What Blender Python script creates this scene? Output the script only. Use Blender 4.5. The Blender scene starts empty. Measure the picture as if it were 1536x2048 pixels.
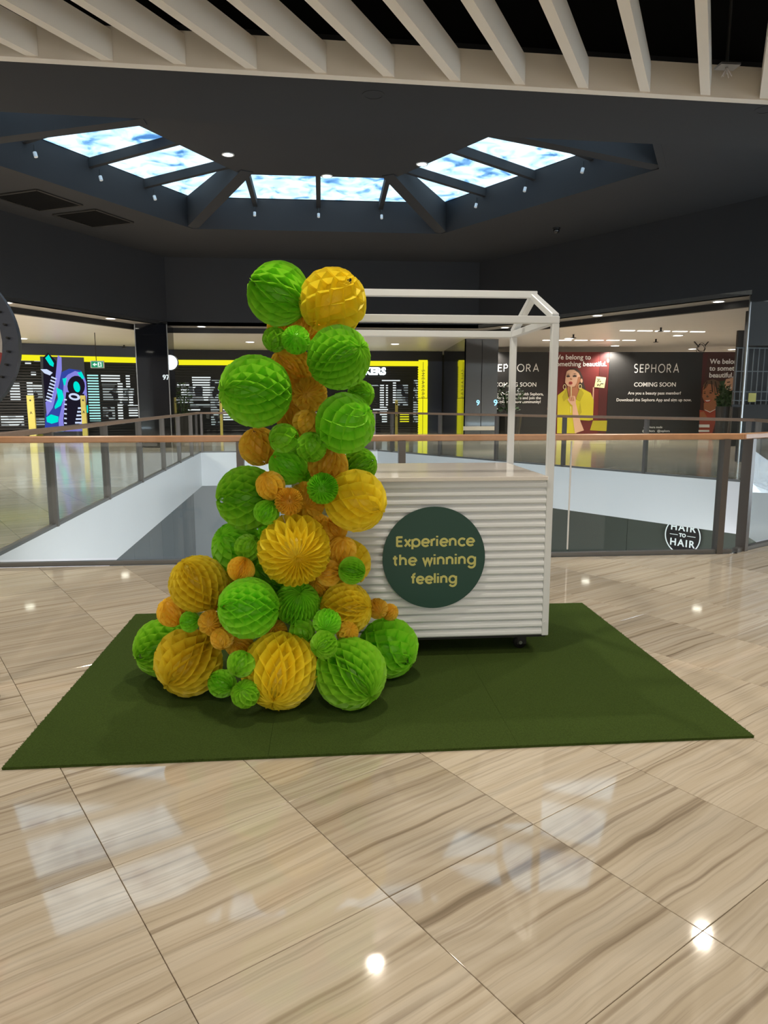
import bpy, bmesh, math, random
from math import sin, cos, pi, radians, tan, atan2, sqrt
from mathutils import Vector, Matrix
from mathutils.geometry import tessellate_polygon

C = bpy.context.scene.collection
S = bpy.context.scene
V = Vector

# ------------------------------------------------------------------ camera
EYE = V((0, 0, 1.4)); PITCH = radians(8.85); YAW = radians(5.0); F = 1420.0
cam = bpy.data.cameras.new('camera'); cam.sensor_fit = 'VERTICAL'; cam.sensor_height = 24.0
cam.lens = F / 2048 * 24.0; cam.clip_end = 200
camo = bpy.data.objects.new('camera', cam); C.objects.link(camo)
camo.location = EYE; camo.rotation_euler = (pi / 2 - PITCH, 0, -YAW); S.camera = camo

# ------------------------------------------------------------------ sky, exposure
w = bpy.data.worlds.new('sky'); S.world = w; w.use_nodes = True
bg = w.node_tree.nodes['Background']; bg.inputs[0].default_value = (0.70, 0.86, 1.0, 1); bg.inputs[1].default_value = 14.0
S.view_settings.view_transform = 'Standard'; S.view_settings.look = 'None'
S.view_settings.gamma = 1.0; S.view_settings.use_curve_mapping = False; S.view_settings.exposure = 0.0
S.cycles.max_bounces = 10; S.cycles.transparent_max_bounces = 24; S.cycles.diffuse_bounces = 4; S.cycles.glossy_bounces = 5
S.cycles.sample_clamp_indirect = 6.0; S.cycles.caustics_reflective = False; S.cycles.caustics_refractive = False

def area_light(name, loc, sx, sy, power, col, rot=(0, 0, 0)):
    l = bpy.data.lights.new(name, 'AREA'); l.shape = 'RECTANGLE'; l.size = sx; l.size_y = sy
    l.energy = power; l.color = col
    o = bpy.data.objects.new(name, l); C.objects.link(o); o.location = loc; o.rotation_euler = rot
    return o
WARM = (1.0, 0.89, 0.73); NEUT = (1.0, 0.94, 0.85); COOL = (0.9, 0.96, 1.0)
DOWN_POWER = 150.0     # near corridor recessed downlights
FAR_POWER = 520.0     # far corridor downlights

# pixel -> world ray, used for laying out far flat fronts on their real planes
FWD = V((sin(YAW) * cos(PITCH), cos(YAW) * cos(PITCH), -sin(PITCH)))
RT = V((cos(YAW), -sin(YAW), 0)); UP = RT.cross(FWD)
def ray(px, py): return FWD + RT * ((px - 768) / F) + UP * ((1024 - py) / F)
def at_z(px, py, z):
    d = ray(px, py); return EYE + d * ((z - 1.4) / d.z)
def at_y(px, py, y):
    d = ray(px, py); return EYE + d * (y / d.y)

# ------------------------------------------------------------------ materials
MATS = {}
def principled(name, col, rough=0.6, metal=0.0, spec=0.5, emit=None, es=0.0, noise=None, bump=None, coat=0.0):
    """noise=(scale, amount) varies the colour a little; bump=(scale, strength)"""
    m = bpy.data.materials.new(name); m.use_nodes = True; nt = m.node_tree; p = nt.nodes['Principled BSDF']
    p.inputs['Base Color'].default_value = (*col, 1); p.inputs['Roughness'].default_value = rough
    p.inputs['Metallic'].default_value = metal; p.inputs['Specular IOR Level'].default_value = spec
    p.inputs['Coat Weight'].default_value = coat
    if emit:
        p.inputs['Emission Color'].default_value = (*emit, 1); p.inputs['Emission Strength'].default_value = es
    if noise or bump:
        tc = nt.nodes.new('ShaderNodeTexCoord')
    if noise:
        n = nt.nodes.new('ShaderNodeTexNoise'); n.inputs['Scale'].default_value = noise[0]; n.inputs['Detail'].default_value = 4
        r = nt.nodes.new('ShaderNodeMapRange'); r.inputs[3].default_value = 1 - noise[1]; r.inputs[4].default_value = 1 + noise[1]
        mx = nt.nodes.new('ShaderNodeVectorMath'); mx.operation = 'SCALE'; mx.inputs[0].default_value = col
        nt.links.new(tc.outputs['Object'], n.inputs['Vector']); nt.links.new(n.outputs[0], r.inputs[0])
        nt.links.new(r.outputs[0], mx.inputs['Scale']); nt.links.new(mx.outputs[0], p.inputs['Base Color'])
    if bump:
        n2 = nt.nodes.new('ShaderNodeTexNoise'); n2.inputs['Scale'].default_value = bump[0]; n2.inputs['Detail'].default_value = 3
        b = nt.nodes.new('ShaderNodeBump'); b.inputs['Strength'].default_value = bump[1]; b.inputs['Distance'].default_value = 0.01
        nt.links.new(tc.outputs['Object'], n2.inputs['Vector']); nt.links.new(n2.outputs[0], b.inputs['Height'])
        nt.links.new(b.outputs[0], p.inputs['Normal'])
    MATS[name] = m
    return m
def emission(name, col, strength):
    m = bpy.data.materials.new(name); m.use_nodes = True; nt = m.node_tree
    nt.nodes.remove(nt.nodes['Principled BSDF'])
    e = nt.nodes.new('ShaderNodeEmission'); e.inputs[0].default_value = (*col, 1); e.inputs[1].default_value = strength
    nt.links.new(e.outputs[0], nt.nodes['Material Output'].inputs[0]); MATS[name] = m
    return m
def ramp(nt, stops):
    r = nt.nodes.new('ShaderNodeValToRGB'); el = r.color_ramp.elements
    while len(el) < len(stops): el.new(0.5)
    for e, (p, c) in zip(el, stops): e.position = p; e.color = (*c, 1)
    return r
def stone(name, per_tile, rough, joints=False):
    """polished vein-cut stone; veins run along local X"""
    m = bpy.data.materials.new(name); m.use_nodes = True; nt = m.node_tree; p = nt.nodes['Principled BSDF']; L = nt.links.new
    tc = nt.nodes.new('ShaderNodeTexCoord'); src = tc.outputs['Object']
    if not per_tile:
        mp0 = nt.nodes.new('ShaderNodeMapping'); mp0.inputs['Rotation'].default_value = (0, 0, radians(-31)); L(src, mp0.inputs[0]); src = mp0.outputs[0]
    add = nt.nodes.new('ShaderNodeVectorMath'); add.operation = 'ADD'; L(src, add.inputs[0])
    oi = nt.nodes.new('ShaderNodeObjectInfo')
    sc = nt.nodes.new('ShaderNodeVectorMath'); sc.operation = 'SCALE'; sc.inputs[0].default_value = (37, 91, 53)
    L(oi.outputs['Random'], sc.inputs['Scale']); L(sc.outputs[0], add.inputs[1])
    # gentle warp so that veins waver
    wn = nt.nodes.new('ShaderNodeTexNoise'); wn.inputs['Scale'].default_value = 2.2; wn.inputs['Detail'].default_value = 2; L(add.outputs[0], wn.inputs['Vector'])
    wsub = nt.nodes.new('ShaderNodeVectorMath'); wsub.operation = 'SUBTRACT'; wsub.inputs[1].default_value = (.5, .5, .5); L(wn.outputs['Color'], wsub.inputs[0])
    wsc = nt.nodes.new('ShaderNodeVectorMath'); wsc.operation = 'MULTIPLY'; wsc.inputs[1].default_value = (.02, .055, 0); L(wsub.outputs[0], wsc.inputs[0])
    w2 = nt.nodes.new('ShaderNodeVectorMath'); w2.operation = 'ADD'; L(add.outputs[0], w2.inputs[0]); L(wsc.outputs[0], w2.inputs[1])
    def band(sx, sy, detail, rot):
        mp = nt.nodes.new('ShaderNodeMapping'); mp.inputs['Scale'].default_value = (sx, sy, 1); mp.inputs['Rotation'].default_value = (0, 0, radians(rot))
        n = nt.nodes.new('ShaderNodeTexNoise'); n.inputs['Scale'].default_value = 1; n.inputs['Detail'].default_value = detail; n.inputs['Roughness'].default_value = .6
        L(w2.outputs[0], mp.inputs[0]); L(mp.outputs[0], n.inputs['Vector']); return n
    a = band(0.5, 15, 3, 5); b = band(1.3, 70, 4, 5); c = band(.3, 26, 2, 5)
    base = ramp(nt, [(.28, (.51, .43, .325)), (.45, (.585, .50, .385)), (.58, (.64, .56, .45)), (.74, (.55, .485, .395))]); L(a.outputs[0], base.inputs[0])
    fine = ramp(nt, [(.30, (.66, .64, .62)), (.47, (.94, .93, .92)), (.58, (1, 1, 1))]); L(b.outputs[0], fine.inputs[0])
    dark = ramp(nt, [(.28, (.50, .46, .42)), (.36, (.80, .77, .74)), (.42, (1, 1, 1))]); L(c.outputs[0], dark.inputs[0])
    m1 = nt.nodes.new('ShaderNodeMix'); m1.data_type = 'RGBA'; m1.blend_type = 'MULTIPLY'; m1.inputs[0].default_value = .8; L(base.outputs[0], m1.inputs[6]); L(fine.outputs[0], m1.inputs[7])
    m2 = nt.nodes.new('ShaderNodeMix'); m2.data_type = 'RGBA'; m2.blend_type = 'MULTIPLY'; m2.inputs[0].default_value = .85; L(m1.outputs[2], m2.inputs[6]); L(dark.outputs[0], m2.inputs[7])
    out = m2.outputs[2]
    if per_tile:   # each tile a little lighter, darker or greyer
        hs = nt.nodes.new('ShaderNodeHueSaturation'); vr = nt.nodes.new('ShaderNodeMapRange'); vr.inputs[3].default_value = .86; vr.inputs[4].default_value = 1.1
        L(oi.outputs['Random'], vr.inputs[0]); L(vr.outputs[0], hs.inputs['Value']); L(out, hs.inputs['Color']); hs.inputs['Saturation'].default_value = .95; out = hs.outputs[0]
    if joints:
        br = nt.nodes.new('ShaderNodeTexBrick'); br.offset = 0; br.inputs['Scale'].default_value = 1; br.inputs['Brick Width'].default_value = .6; br.inputs['Row Height'].default_value = .6
        br.inputs['Mortar Size'].default_value = .004; br.inputs['Color1'].default_value = (1, 1, 1, 1); br.inputs['Color2'].default_value = (.85, .85, .85, 1); br.inputs['Mortar'].default_value = (.4, .38, .35, 1)
        L(src, br.inputs['Vector']); m3 = nt.nodes.new('ShaderNodeMix'); m3.data_type = 'RGBA'; m3.blend_type = 'MULTIPLY'; m3.inputs[0].default_value = 1
        L(out, m3.inputs[6]); L(br.outputs[0], m3.inputs[7]); out = m3.outputs[2]
    L(out, p.inputs['Base Color']); p.inputs['Roughness'].default_value = rough; p.inputs['Specular IOR Level'].default_value = .85
    MATS[name] = m
def glass(name, tint, refl=1.0):
    m = bpy.data.materials.new(name); m.use_nodes = True; nt = m.node_tree; L = nt.links.new
    nt.nodes.remove(nt.nodes['Principled BSDF'])
    t = nt.nodes.new('ShaderNodeBsdfTransparent'); t.inputs[0].default_value = (*tint, 1)
    g = nt.nodes.new('ShaderNodeBsdfGlossy'); g.inputs['Roughness'].default_value = 0.0
    f = nt.nodes.new('ShaderNodeFresnel'); f.inputs[0].default_value = 1.45
    k = nt.nodes.new('ShaderNodeMath'); k.operation = 'MULTIPLY'; L(f.outputs[0], k.inputs[0])
    ge = nt.nodes.new('ShaderNodeNewGeometry'); bk = nt.nodes.new('ShaderNodeMath'); bk.operation = 'SUBTRACT'; bk.inputs[0].default_value = refl   # the far face of a pane only lets light out
    L(ge.outputs['Backfacing'], bk.inputs[1]); L(bk.outputs[0], k.inputs[1]); k.use_clamp = True
    mx = nt.nodes.new('ShaderNodeMixShader'); L(k.outputs[0], mx.inputs[0]); L(t.outputs[0], mx.inputs[1]); L(g.outputs[0], mx.inputs[2])
    L(mx.outputs[0], nt.nodes['Material Output'].inputs[0]); MATS[name] = m
def lit_image(name, col, dark, scale):
    m = bpy.data.materials.new(name); m.use_nodes = True; nt = m.node_tree; L = nt.links.new
    nt.nodes.remove(nt.nodes['Principled BSDF']); tc = nt.nodes.new('ShaderNodeTexCoord')
    v = nt.nodes.new('ShaderNodeTexVoronoi'); v.inputs['Scale'].default_value = scale; L(tc.outputs['Object'], v.inputs['Vector'])
    r = ramp(nt, [(.30, dark), (.42, col), (.8, col), (.9, dark)]); r.color_ramp.interpolation = 'LINEAR'; L(v.outputs['Color'], r.inputs[0])
    e = nt.nodes.new('ShaderNodeEmission'); e.inputs[1].default_value = 1.0; L(r.outputs[0], e.inputs[0]); L(e.outputs[0], nt.nodes['Material Output'].inputs[0]); MATS[name] = m
def skylight_glass(name):
    """clear glazing with patchy frosted film: the film tints the daylight"""
    m = bpy.data.materials.new(name); m.use_nodes = True; nt = m.node_tree; L = nt.links.new
    nt.nodes.remove(nt.nodes['Principled BSDF'])
    tc = nt.nodes.new('ShaderNodeTexCoord'); n = nt.nodes.new('ShaderNodeTexNoise'); n.inputs['Scale'].default_value = 2.2; n.inputs['Detail'].default_value = 4; n.inputs['Distortion'].default_value = .8
    L(tc.outputs['Object'], n.inputs['Vector'])
    r = ramp(nt, [(.30, (.10, .16, .23)), (.38, (.19, .25, .30)), (.43, (.27, .31, .33)), (.60, (.36, .38, .385))]); L(n.outputs[0], r.inputs[0])
    t = nt.nodes.new('ShaderNodeBsdfTransparent'); L(r.outputs[0], t.inputs[0])
    g = nt.nodes.new('ShaderNodeBsdfGlossy'); g.inputs['Roughness'].default_value = .05
    mx = nt.nodes.new('ShaderNodeMixShader'); mx.inputs[0].default_value = .04; L(t.outputs[0], mx.inputs[1]); L(g.outputs[0], mx.inputs[2])
    L(mx.outputs[0], nt.nodes['Material Output'].inputs[0]); MATS[name] = m
def paper(name, col):
    """thin tissue paper: part of the light goes through"""
    m = bpy.data.materials.new(name); m.use_nodes = True; nt = m.node_tree; L = nt.links.new
    nt.nodes.remove(nt.nodes['Principled BSDF'])
    oi = nt.nodes.new('ShaderNodeObjectInfo'); hs = nt.nodes.new('ShaderNodeHueSaturation'); hs.inputs['Color'].default_value = (*col, 1)
    vr = nt.nodes.new('ShaderNodeMapRange'); vr.inputs[3].default_value = .9; vr.inputs[4].default_value = 1.08; L(oi.outputs['Random'], vr.inputs[0]); L(vr.outputs[0], hs.inputs['Value'])
    hr = nt.nodes.new('ShaderNodeMapRange'); hr.inputs[3].default_value = .495; hr.inputs[4].default_value = .505; L(oi.outputs['Random'], hr.inputs[0]); L(hr.outputs[0], hs.inputs['Hue'])
    d = nt.nodes.new('ShaderNodeBsdfDiffuse'); L(hs.outputs[0], d.inputs[0])
    t = nt.nodes.new('ShaderNodeBsdfTranslucent'); L(hs.outputs[0], t.inputs[0])
    g = nt.nodes.new('ShaderNodeBsdfGlossy'); g.inputs['Roughness'].default_value = .45
    m1 = nt.nodes.new('ShaderNodeMixShader'); m1.inputs[0].default_value = .42; L(d.outputs[0], m1.inputs[1]); L(t.outputs[0], m1.inputs[2])
    m2 = nt.nodes.new('ShaderNodeMixShader'); m2.inputs[0].default_value = .03; L(m1.outputs[0], m2.inputs[1]); L(g.outputs[0], m2.inputs[2])
    L(m2.outputs[0], nt.nodes['Material Output'].inputs[0]); MATS[name] = m

stone('tile_stone', True, 0.05); stone('far_stone', False, 0.10, True)
principled('grout', (.16, .135, .11), .8)
principled('white_paint', (.88, .89, .91), .32, spec=.5, noise=(.8, .03))
principled('dark_paint', (.034, .035, .038), .75, spec=.25, noise=(.5, .12))
principled('void_paint', (.006, .006, .006), .9, spec=.1)
principled('cream_paint', (.80, .74, .65), .6, noise=(1.2, .05))
principled('white_ceiling', (.74, .73, .71), .35, noise=(2, .04))
principled('strip_grey', (.26, .25, .23), .6); principled('grille_grey', (.10, .11, .115), .5, metal=.3); principled('black_mirror', (.008, .009, .012), .04, spec=.6)
principled('grey_mirror', (.07, .07, .07), .06, spec=.8)
principled('black_matt', (.012, .012, .013), .55)
principled('hoarding_black', (.016, .015, .014), .5)
principled('shop_wall', (.6, .56, .5), .6, noise=(1, .1))
principled('bronze', (.17, .155, .145), .38, metal=.55)
principled('steel', (.45, .46, .48), .3, metal=.9)
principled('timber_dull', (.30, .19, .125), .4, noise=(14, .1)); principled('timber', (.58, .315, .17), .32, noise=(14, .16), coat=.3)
principled('lip_grey', (.20, .20, .20), .4, metal=.4)
principled('turf', (.068, .112, .022), .95, spec=.1, noise=(160, .45), bump=(420, .9))
principled('cart_white', (.75, .785, .82), .35, noise=(3, .02))
principled('counter_white', (.84, .80, .76), .07)
principled('rubber', (.01, .01, .01), .5)
principled('disc_green', (.010, .062, .045), .45, noise=(2, .06))
principled('letter_lime', (.62, .60, .19), .5)
principled('letter_white', (.86, .86, .84), .5)
principled('lower_grey', (.16, .185, .195), .2, noise=(.6, .1))
principled('lower_pale', (.42, .45, .47), .35, noise=(.6, .06))
principled('lower_green', (.085, .10, .085), .2, noise=(.6, .1))
principled('lower_floor', (.48, .46, .42), .2)
principled('navy', (.035, .045, .075), .4)
principled('face_white', (.72, .68, .66), .45)
principled('face_red', (.46, .05, .05), .45)
principled('yellow_post', (.52, .47, .11), .5, noise=(9, .15))
principled('pot_black', (.02, .02, .02), .4)
principled('leaf', (.02, .055, .014), .5, noise=(8, .4))
principled('skin_light', (.66, .40, .27), .6); principled('skin_brown', (.40, .16, .075), .6)
principled('hair_dark', (.045, .024, .016), .6); principled('hair_brown', (.14, .08, .045), .6)
principled('shirt_yellow', (.56, .49, .02), .7); principled('shirt_shade', (.42, .36, .015), .7)
principled('poster_red', (.135, .014, .012), .5); principled('poster_dark_red', (.075, .012, .011), .5); principled('poster_brown', (.06, .018, .013), .5)
principled('lip_red', (.42, .06, .05), .5); principled('ink', (.012, .010, .010), .5); principled('note', (.72, .66, .36), .6)
principled('shirt_red', (.38, .07, .04), .6)
principled('vent_dark', (.012, .012, .012), .7); principled('duct', (.035, .033, .03), .5, metal=.3)
paper('paper_g', (.37, .82, .045)); paper('paper_y', (.99, .83, .05)); paper('paper_o', (.99, .71, .085))
glass('rail_glass', (.955, .98, .97)); skylight_glass('sky_glass')
emission('lamp_white', (1, .93, .80), 9); emission('fill_glow', (.95, .97, 1.0), 5.5); emission('fill_glow_warm', (1.0, .93, .82), 1.9); emission('streak_glow', (1, .97, .9), 3.0)
emission('neon_yellow', (.92, .86, .015), 1.0); emission('sign_white', (.80, .95, 1.0), 2.2)
emission('lit_cyan', (.45, .95, .92), 1.0); emission('lit_white', (.85, .93, .93), .95); lit_image('lit_shoes', (.80, .88, .88), (.03, .035, .04), 3.0); lit_image('lit_racks', (.34, .40, .40), (.015, .017, .02), 5.0); emission('lit_dim', (.22, .26, .25), 1.0)
emission('led_violet', (.26, .25, .78), .95); emission('led_blue', (.04, .07, .40), .9); emission('led_teal', (.0, .80, .68), 1.0)
emission('led_dark', (.012, .010, .020), 1.0); emission('led_grey', (.055, .055, .055), 1.0); emission('led_pale', (.62, .72, .95), 1.0)
emission('exit_green', (.02, .30, .14), 1.0); emission('exit_white', (.75, .92, .84), 1.1); emission('nine_blue', (.35, .75, 1.0), 1.5)
M = MATS

# ------------------------------------------------------------------ builders
ORI = {}
def ob(name, geo, mat, parent=None, smooth=False, **props):
    """link geometry given in world coordinates as one mesh object"""
    if isinstance(geo, bmesh.types.BMesh):
        me = bpy.data.meshes.new(name); bmesh.ops.recalc_face_normals(geo, faces=geo.faces[:]); geo.to_mesh(me); geo.free()
    else: me = geo
    for m in (mat if isinstance(mat, (list, tuple)) else [mat]): me.materials.append(M[m] if isinstance(m, str) else m)
    if smooth:
        for p in me.polygons: p.use_smooth = True
    o = bpy.data.objects.new(name, me); C.objects.link(o)
    if parent is not None:
        org = ORI[parent.name]; me.transform(Matrix.Translation(-org)); o.parent = parent; ORI[o.name] = org
    else: ORI[o.name] = V((0, 0, 0))
    for k, v in props.items(): o[k] = v
    return o
def thing(name, loc, label, cat, group=None, kind=None):
    o = bpy.data.objects.new(name, None); C.objects.link(o); o.location = loc; o.empty_display_size = .1
    ORI[o.name] = V(loc); o['label'] = label; o['category'] = cat
    if group: o['group'] = group
    if kind: o['kind'] = kind
    return o
def tag(o, label, cat, group=None, kind=None):
    o['label'] = label; o['category'] = cat
    if group: o['group'] = group
    if kind: o['kind'] = kind
    return o
def B(): return bmesh.new()
def box(bm, lo, hi, mi=0):
    x0, y0, z0 = lo; x1, y1, z1 = hi
    v = [bm.verts.new(p) for p in ((x0, y0, z0), (x1, y0, z0), (x1, y1, z0), (x0, y1, z0), (x0, y0, z1), (x1, y0, z1), (x1, y1, z1), (x0, y1, z1))]
    for f in ((0, 3, 2, 1), (4, 5, 6, 7), (0, 1, 5, 4), (1, 2, 6, 5), (2, 3, 7, 6), (3, 0, 4, 7)):
        fc = bm.faces.new([v[i] for i in f]); fc.material_index = mi
    return bm
def bar(bm, a, b, w, h, up=(0, 0, 1), mi=0):
    """rectangular bar from a to b; w across, h along up"""
    a = V(a); b = V(b); d = (b - a).normalized(); u = V(up); s = d.cross(u)
    if s.length < 1e-5: s = d.cross(V((0, 1, 0)))
    s.normalize(); u = s.cross(d).normalized()
    vs = []
    for p in (a, b):
        for i, j in ((-1, -1), (1, -1), (1, 1), (-1, 1)): vs.append(bm.verts.new(p + s * (w / 2 * i) + u * (h / 2 * j)))
    for f in ((0, 1, 2, 3), (7, 6, 5, 4), (0, 4, 5, 1), (1, 5, 6, 2), (2, 6, 7, 3), (3, 7, 4, 0)):
        fc = bm.faces.new([vs[i] for i in f]); fc.material_index = mi
    return bm
def prism(bm, pts, z0, z1, mi=0):
    """vertical prism over a plan polygon (may be concave)"""
    n = len(pts); lo = [bm.verts.new((p[0], p[1], z0)) for p in pts]; hi = [bm.verts.new((p[0], p[1], z1)) for p in pts]
    for t in tessellate_polygon([[V((p[0], p[1], 0)) for p in pts]]):
        bm.faces.new([hi[i] for i in t]).material_index = mi; bm.faces.new([lo[i] for i in reversed(t)]).material_index = mi
    for i in range(n):
        j = (i + 1) % n; bm.faces.new((lo[i], lo[j], hi[j], hi[i])).material_index = mi
    return bm
def holed(bm, outer, inner, z0, z1):
    """slab with one hole"""
    pts = list(outer) + list(inner); lo = [bm.verts.new((p[0], p[1], z0)) for p in pts]; hi = [bm.verts.new((p[0], p[1], z1)) for p in pts]
    for t in tessellate_polygon([[V((p[0], p[1], 0)) for p in outer], [V((p[0], p[1], 0)) for p in inner]]):
        bm.faces.new([hi[i] for i in t]); bm.faces.new([lo[i] for i in reversed(t)])
    k = 0
    for ring in (outer, inner):
        n = len(ring)
        for i in range(n):
            a, b = k + i, k + (i + 1) % n; bm.faces.new((lo[a], lo[b], hi[b], hi[a]))
        k += n
    return bm
def cyl(bm, a, b, r0, r1=None, n=20, caps=True, mi=0):
    a = V(a); b = V(b); r1 = r0 if r1 is None else r1; d = (b - a).normalized()
    s = d.orthogonal().normalized(); u = d.cross(s); A = []; Bv = []
    for i in range(n):
        t = 2 * pi * i / n; e = s * cos(t) + u * sin(t); A.append(bm.verts.new(a + e * r0)); Bv.append(bm.verts.new(b + e * r1))
    for i in range(n):
        j = (i + 1) % n; bm.faces.new((A[i], A[j], Bv[j], Bv[i])).material_index = mi
    if caps:
        bm.faces.new(A[::-1]).material_index = mi; bm.faces.new(Bv).material_index = mi
    return bm
def ring(bm, c, ax, ro, ri, h, n=48, mi=0):
    """flat annulus of thickness h along axis ax"""
    c = V(c); ax = V(ax).normalized(); s = ax.orthogonal().normalized(); u = ax.cross(s); R = []
    for r, k in ((ro, .5), (ri, .5), (ri, -.5), (ro, -.5)):
        R.append([bm.verts.new(c + ax * (h * k) + (s * cos(2 * pi * i / n) + u * sin(2 * pi * i / n)) * r) for i in range(n)])
    for q in range(4):
        for i in range(n):
            j = (i + 1) % n; bm.faces.new((R[q][i], R[q][j], R[(q + 1) % 4][j], R[(q + 1) % 4][i])).material_index = mi
    return bm
def mesh_text(body, size, mtx, extrude=0.002, align='CENTER', spacing=1.0, line=1.0, bold=0.0):
    cu = bpy.data.curves.new('text', 'FONT'); cu.body = body; cu.size = size; cu.align_x = align; cu.align_y = 'CENTER'
    cu.extrude = extrude; cu.space_character = spacing; cu.space_line = line; cu.resolution_u = 3; cu.offset = bold
    o = bpy.data.objects.new('text', cu); C.objects.link(o); dg = bpy.context.evaluated_depsgraph_get(); dg.update()
    me = bpy.data.meshes.new_from_object(o.evaluated_get(dg)); bpy.data.objects.remove(o); bpy.data.curves.remove(cu)
    me.transform(mtx); me.materials.clear(); return me
class Plane:
    """a vertical front: origin p (z ignored), unit direction d to the right as seen from the near corridor"""
    def __init__(s, p, q):
        s.p = V((p[0], p[1], 0)); s.d = (V((q[0], q[1], 0)) - s.p).normalized(); s.n = V((s.d.y, -s.d.x, 0))   # n faces the viewer
    def hit(s, px, py, off=0.0):
        r = ray(px, py); o = s.p + s.n * off; t = (o - EYE).dot(s.n) / r.dot(s.n); return EYE + r * t
    def uz(s, px, py, off=0.0):
        h = s.hit(px, py, off); return (h - s.p).dot(s.d), h.z
    def pt(s, u, z, off=0.0): return s.p + s.d * u + s.n * off + V((0, 0, z))
    def rect(s, px0, py0, px1, py1, off=0.0):
        ym = (py0 + py1) / 2; xm = (px0 + px1) / 2
        return s.uz(px0, ym, off)[0], s.uz(px1, ym, off)[0], s.uz(xm, py1, off)[1], s.uz(xm, py0, off)[1]
    def slab(s, bm, u0, u1, z0, z1, off=0.0, depth=.05, mi=0):
        """box whose front lies `off` in front of the plane"""
        f = [s.pt(u0, z0, off), s.pt(u1, z0, off), s.pt(u1, z1, off), s.pt(u0, z1, off)]; b = [x - s.n * depth for x in f]
        v = [bm.verts.new(x) for x in f + b]
        for q in ((0, 1, 2, 3), (7, 6, 5, 4), (0, 4, 5, 1), (1, 5, 6, 2), (2, 6, 7, 3), (3, 7, 4, 0)): bm.faces.new([v[i] for i in q]).material_index = mi
        return bm
    def pslab(s, bm, px0, py0, px1, py1, off=0.0, depth=.05, mi=0):
        u0, u1, z0, z1 = s.rect(px0, py0, px1, py1, off); return s.slab(bm, u0, u1, z0, z1, off, depth, mi)
    def poly(s, bm, pts, off=0.0, depth=.006, mi=0):
        """flat print: polygon in picture points laid on the front"""
        f = [bm.verts.new(s.hit(x, y, off)) for x, y in pts]; b = [bm.verts.new(v.co - s.n * depth) for v in f]; n = len(f)
        fc = bm.faces.new(f); fc.material_index = mi
        for i in range(n): bm.faces.new((f[i], b[i], b[(i + 1) % n], f[(i + 1) % n])).material_index = mi
        return bm
    def frame(s, px, py, off=0.0):
        h = s.hit(px, py, off); m = Matrix((( s.d.x, 0, s.n.x, h.x), (s.d.y, 0, s.n.y, h.y), (s.d.z, 1, s.n.z, h.z), (0, 0, 0, 1))); return m
def ell(cx, cy, rx, ry, n=18, a0=0, a1=360, rot=0):
    out = []
    for i in range(n):
        t = radians(a0 + (a1 - a0) * i / (n if a1 - a0 == 360 else n - 1)); x, y = rx * cos(t), ry * sin(t); r = radians(rot)
        out.append((cx + x * cos(r) - y * sin(r), cy + x * sin(r) + y * cos(r)))
    return out

# ================================================================== STRUCTURE
A_ = (-2.97, 6.18); B_ = (3.80, 6.20); C_ = (6.20, 7.65); D_ = (7.45, 11.70); E_ = (1.60, 20.30); F_ = (-3.37, 20.10)
VOID = [A_, B_, C_, D_, E_, F_]
def struct(name, bm, mat, label, cat='structure', parent=None, smooth=False):
    o = ob(name, bm, mat, parent, smooth); o['kind'] = 'structure'
    if parent is None: o['label'] = label; o['category'] = cat
    return o
# near corridor floor: grout bed carrying stone tiles, each a part
near_poly = [(-9, -5), (9, -5), (9, 7.65), (6.2, 7.65), (3.8, 6.2), (-9, 6.2)]
floor = struct('floor', prism(B(), near_poly, -.9, -.012), 'grout', 'near corridor floor of polished vein-cut stone tiles laid on the diagonal', 'floor')
ANG = radians(31); TU = V((cos(ANG), sin(ANG), 0)); TV = V((-sin(ANG), cos(ANG), 0)); T0 = V((-.134, 2.344, 0)); TS = .6; GAP = .0022
def clip(poly, n, c):
    out = []
    for i in range(len(poly)):
        a, b = poly[i], poly[(i + 1) % len(poly)]; da, db = a.dot(n) - c, b.dot(n) - c
        if da <= 0: out.append(a)
        if (da < 0 < db) or (db < 0 < da): out.append(a + (b - a) * (da / (da - db)))
    return out
def tile_mesh(poly):
    bm = bmesh.new(); cen = sum(poly, V((0, 0, 0))) / len(poly); k = .0012
    top = [bm.verts.new(p + (cen - p).normalized() * k * 1.4) for p in poly]; mid = [bm.verts.new(p - V((0, 0, k))) for p in poly]; low = [bm.verts.new(p - V((0, 0, .012))) for p in poly]
    bm.faces.new(top); n = len(poly)
    for i in range(n):
        j = (i + 1) % n; bm.faces.new((mid[i], mid[j], top[j], top[i])); bm.faces.new((low[i], low[j], mid[j], mid[i]))
    me = bpy.data.meshes.new('tile'); bmesh.ops.recalc_face_normals(bm, faces=bm.faces[:]); bm.to_mesh(me); bm.free(); me.materials.append(M['tile_stone']); return me
h = TS / 2 - GAP / 2; SQ = [V((-h, -h, 0)), V((h, -h, 0)), V((h, h, 0)), V((-h, h, 0))]; full_tile = tile_mesh(SQ)
RZ = Matrix.Rotation(ANG, 3, 'Z'); RZi = RZ.inverted()
bc = (V((*C_, 0)) - V((*B_, 0))).normalized(); bn = V((-bc.y, bc.x, 0))
cells = []
for i in range(-16, 17):
    for j in range(-16, 17):
        cen = T0 + TU * ((i + .5) * TS) + TV * ((j + .5) * TS)
        if -4.6 < cen.x < 5.6 and .2 < cen.y < 7.6: cells.append(cen)
cells.sort(key=lambda c: c.length)
ntile = 0
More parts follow.
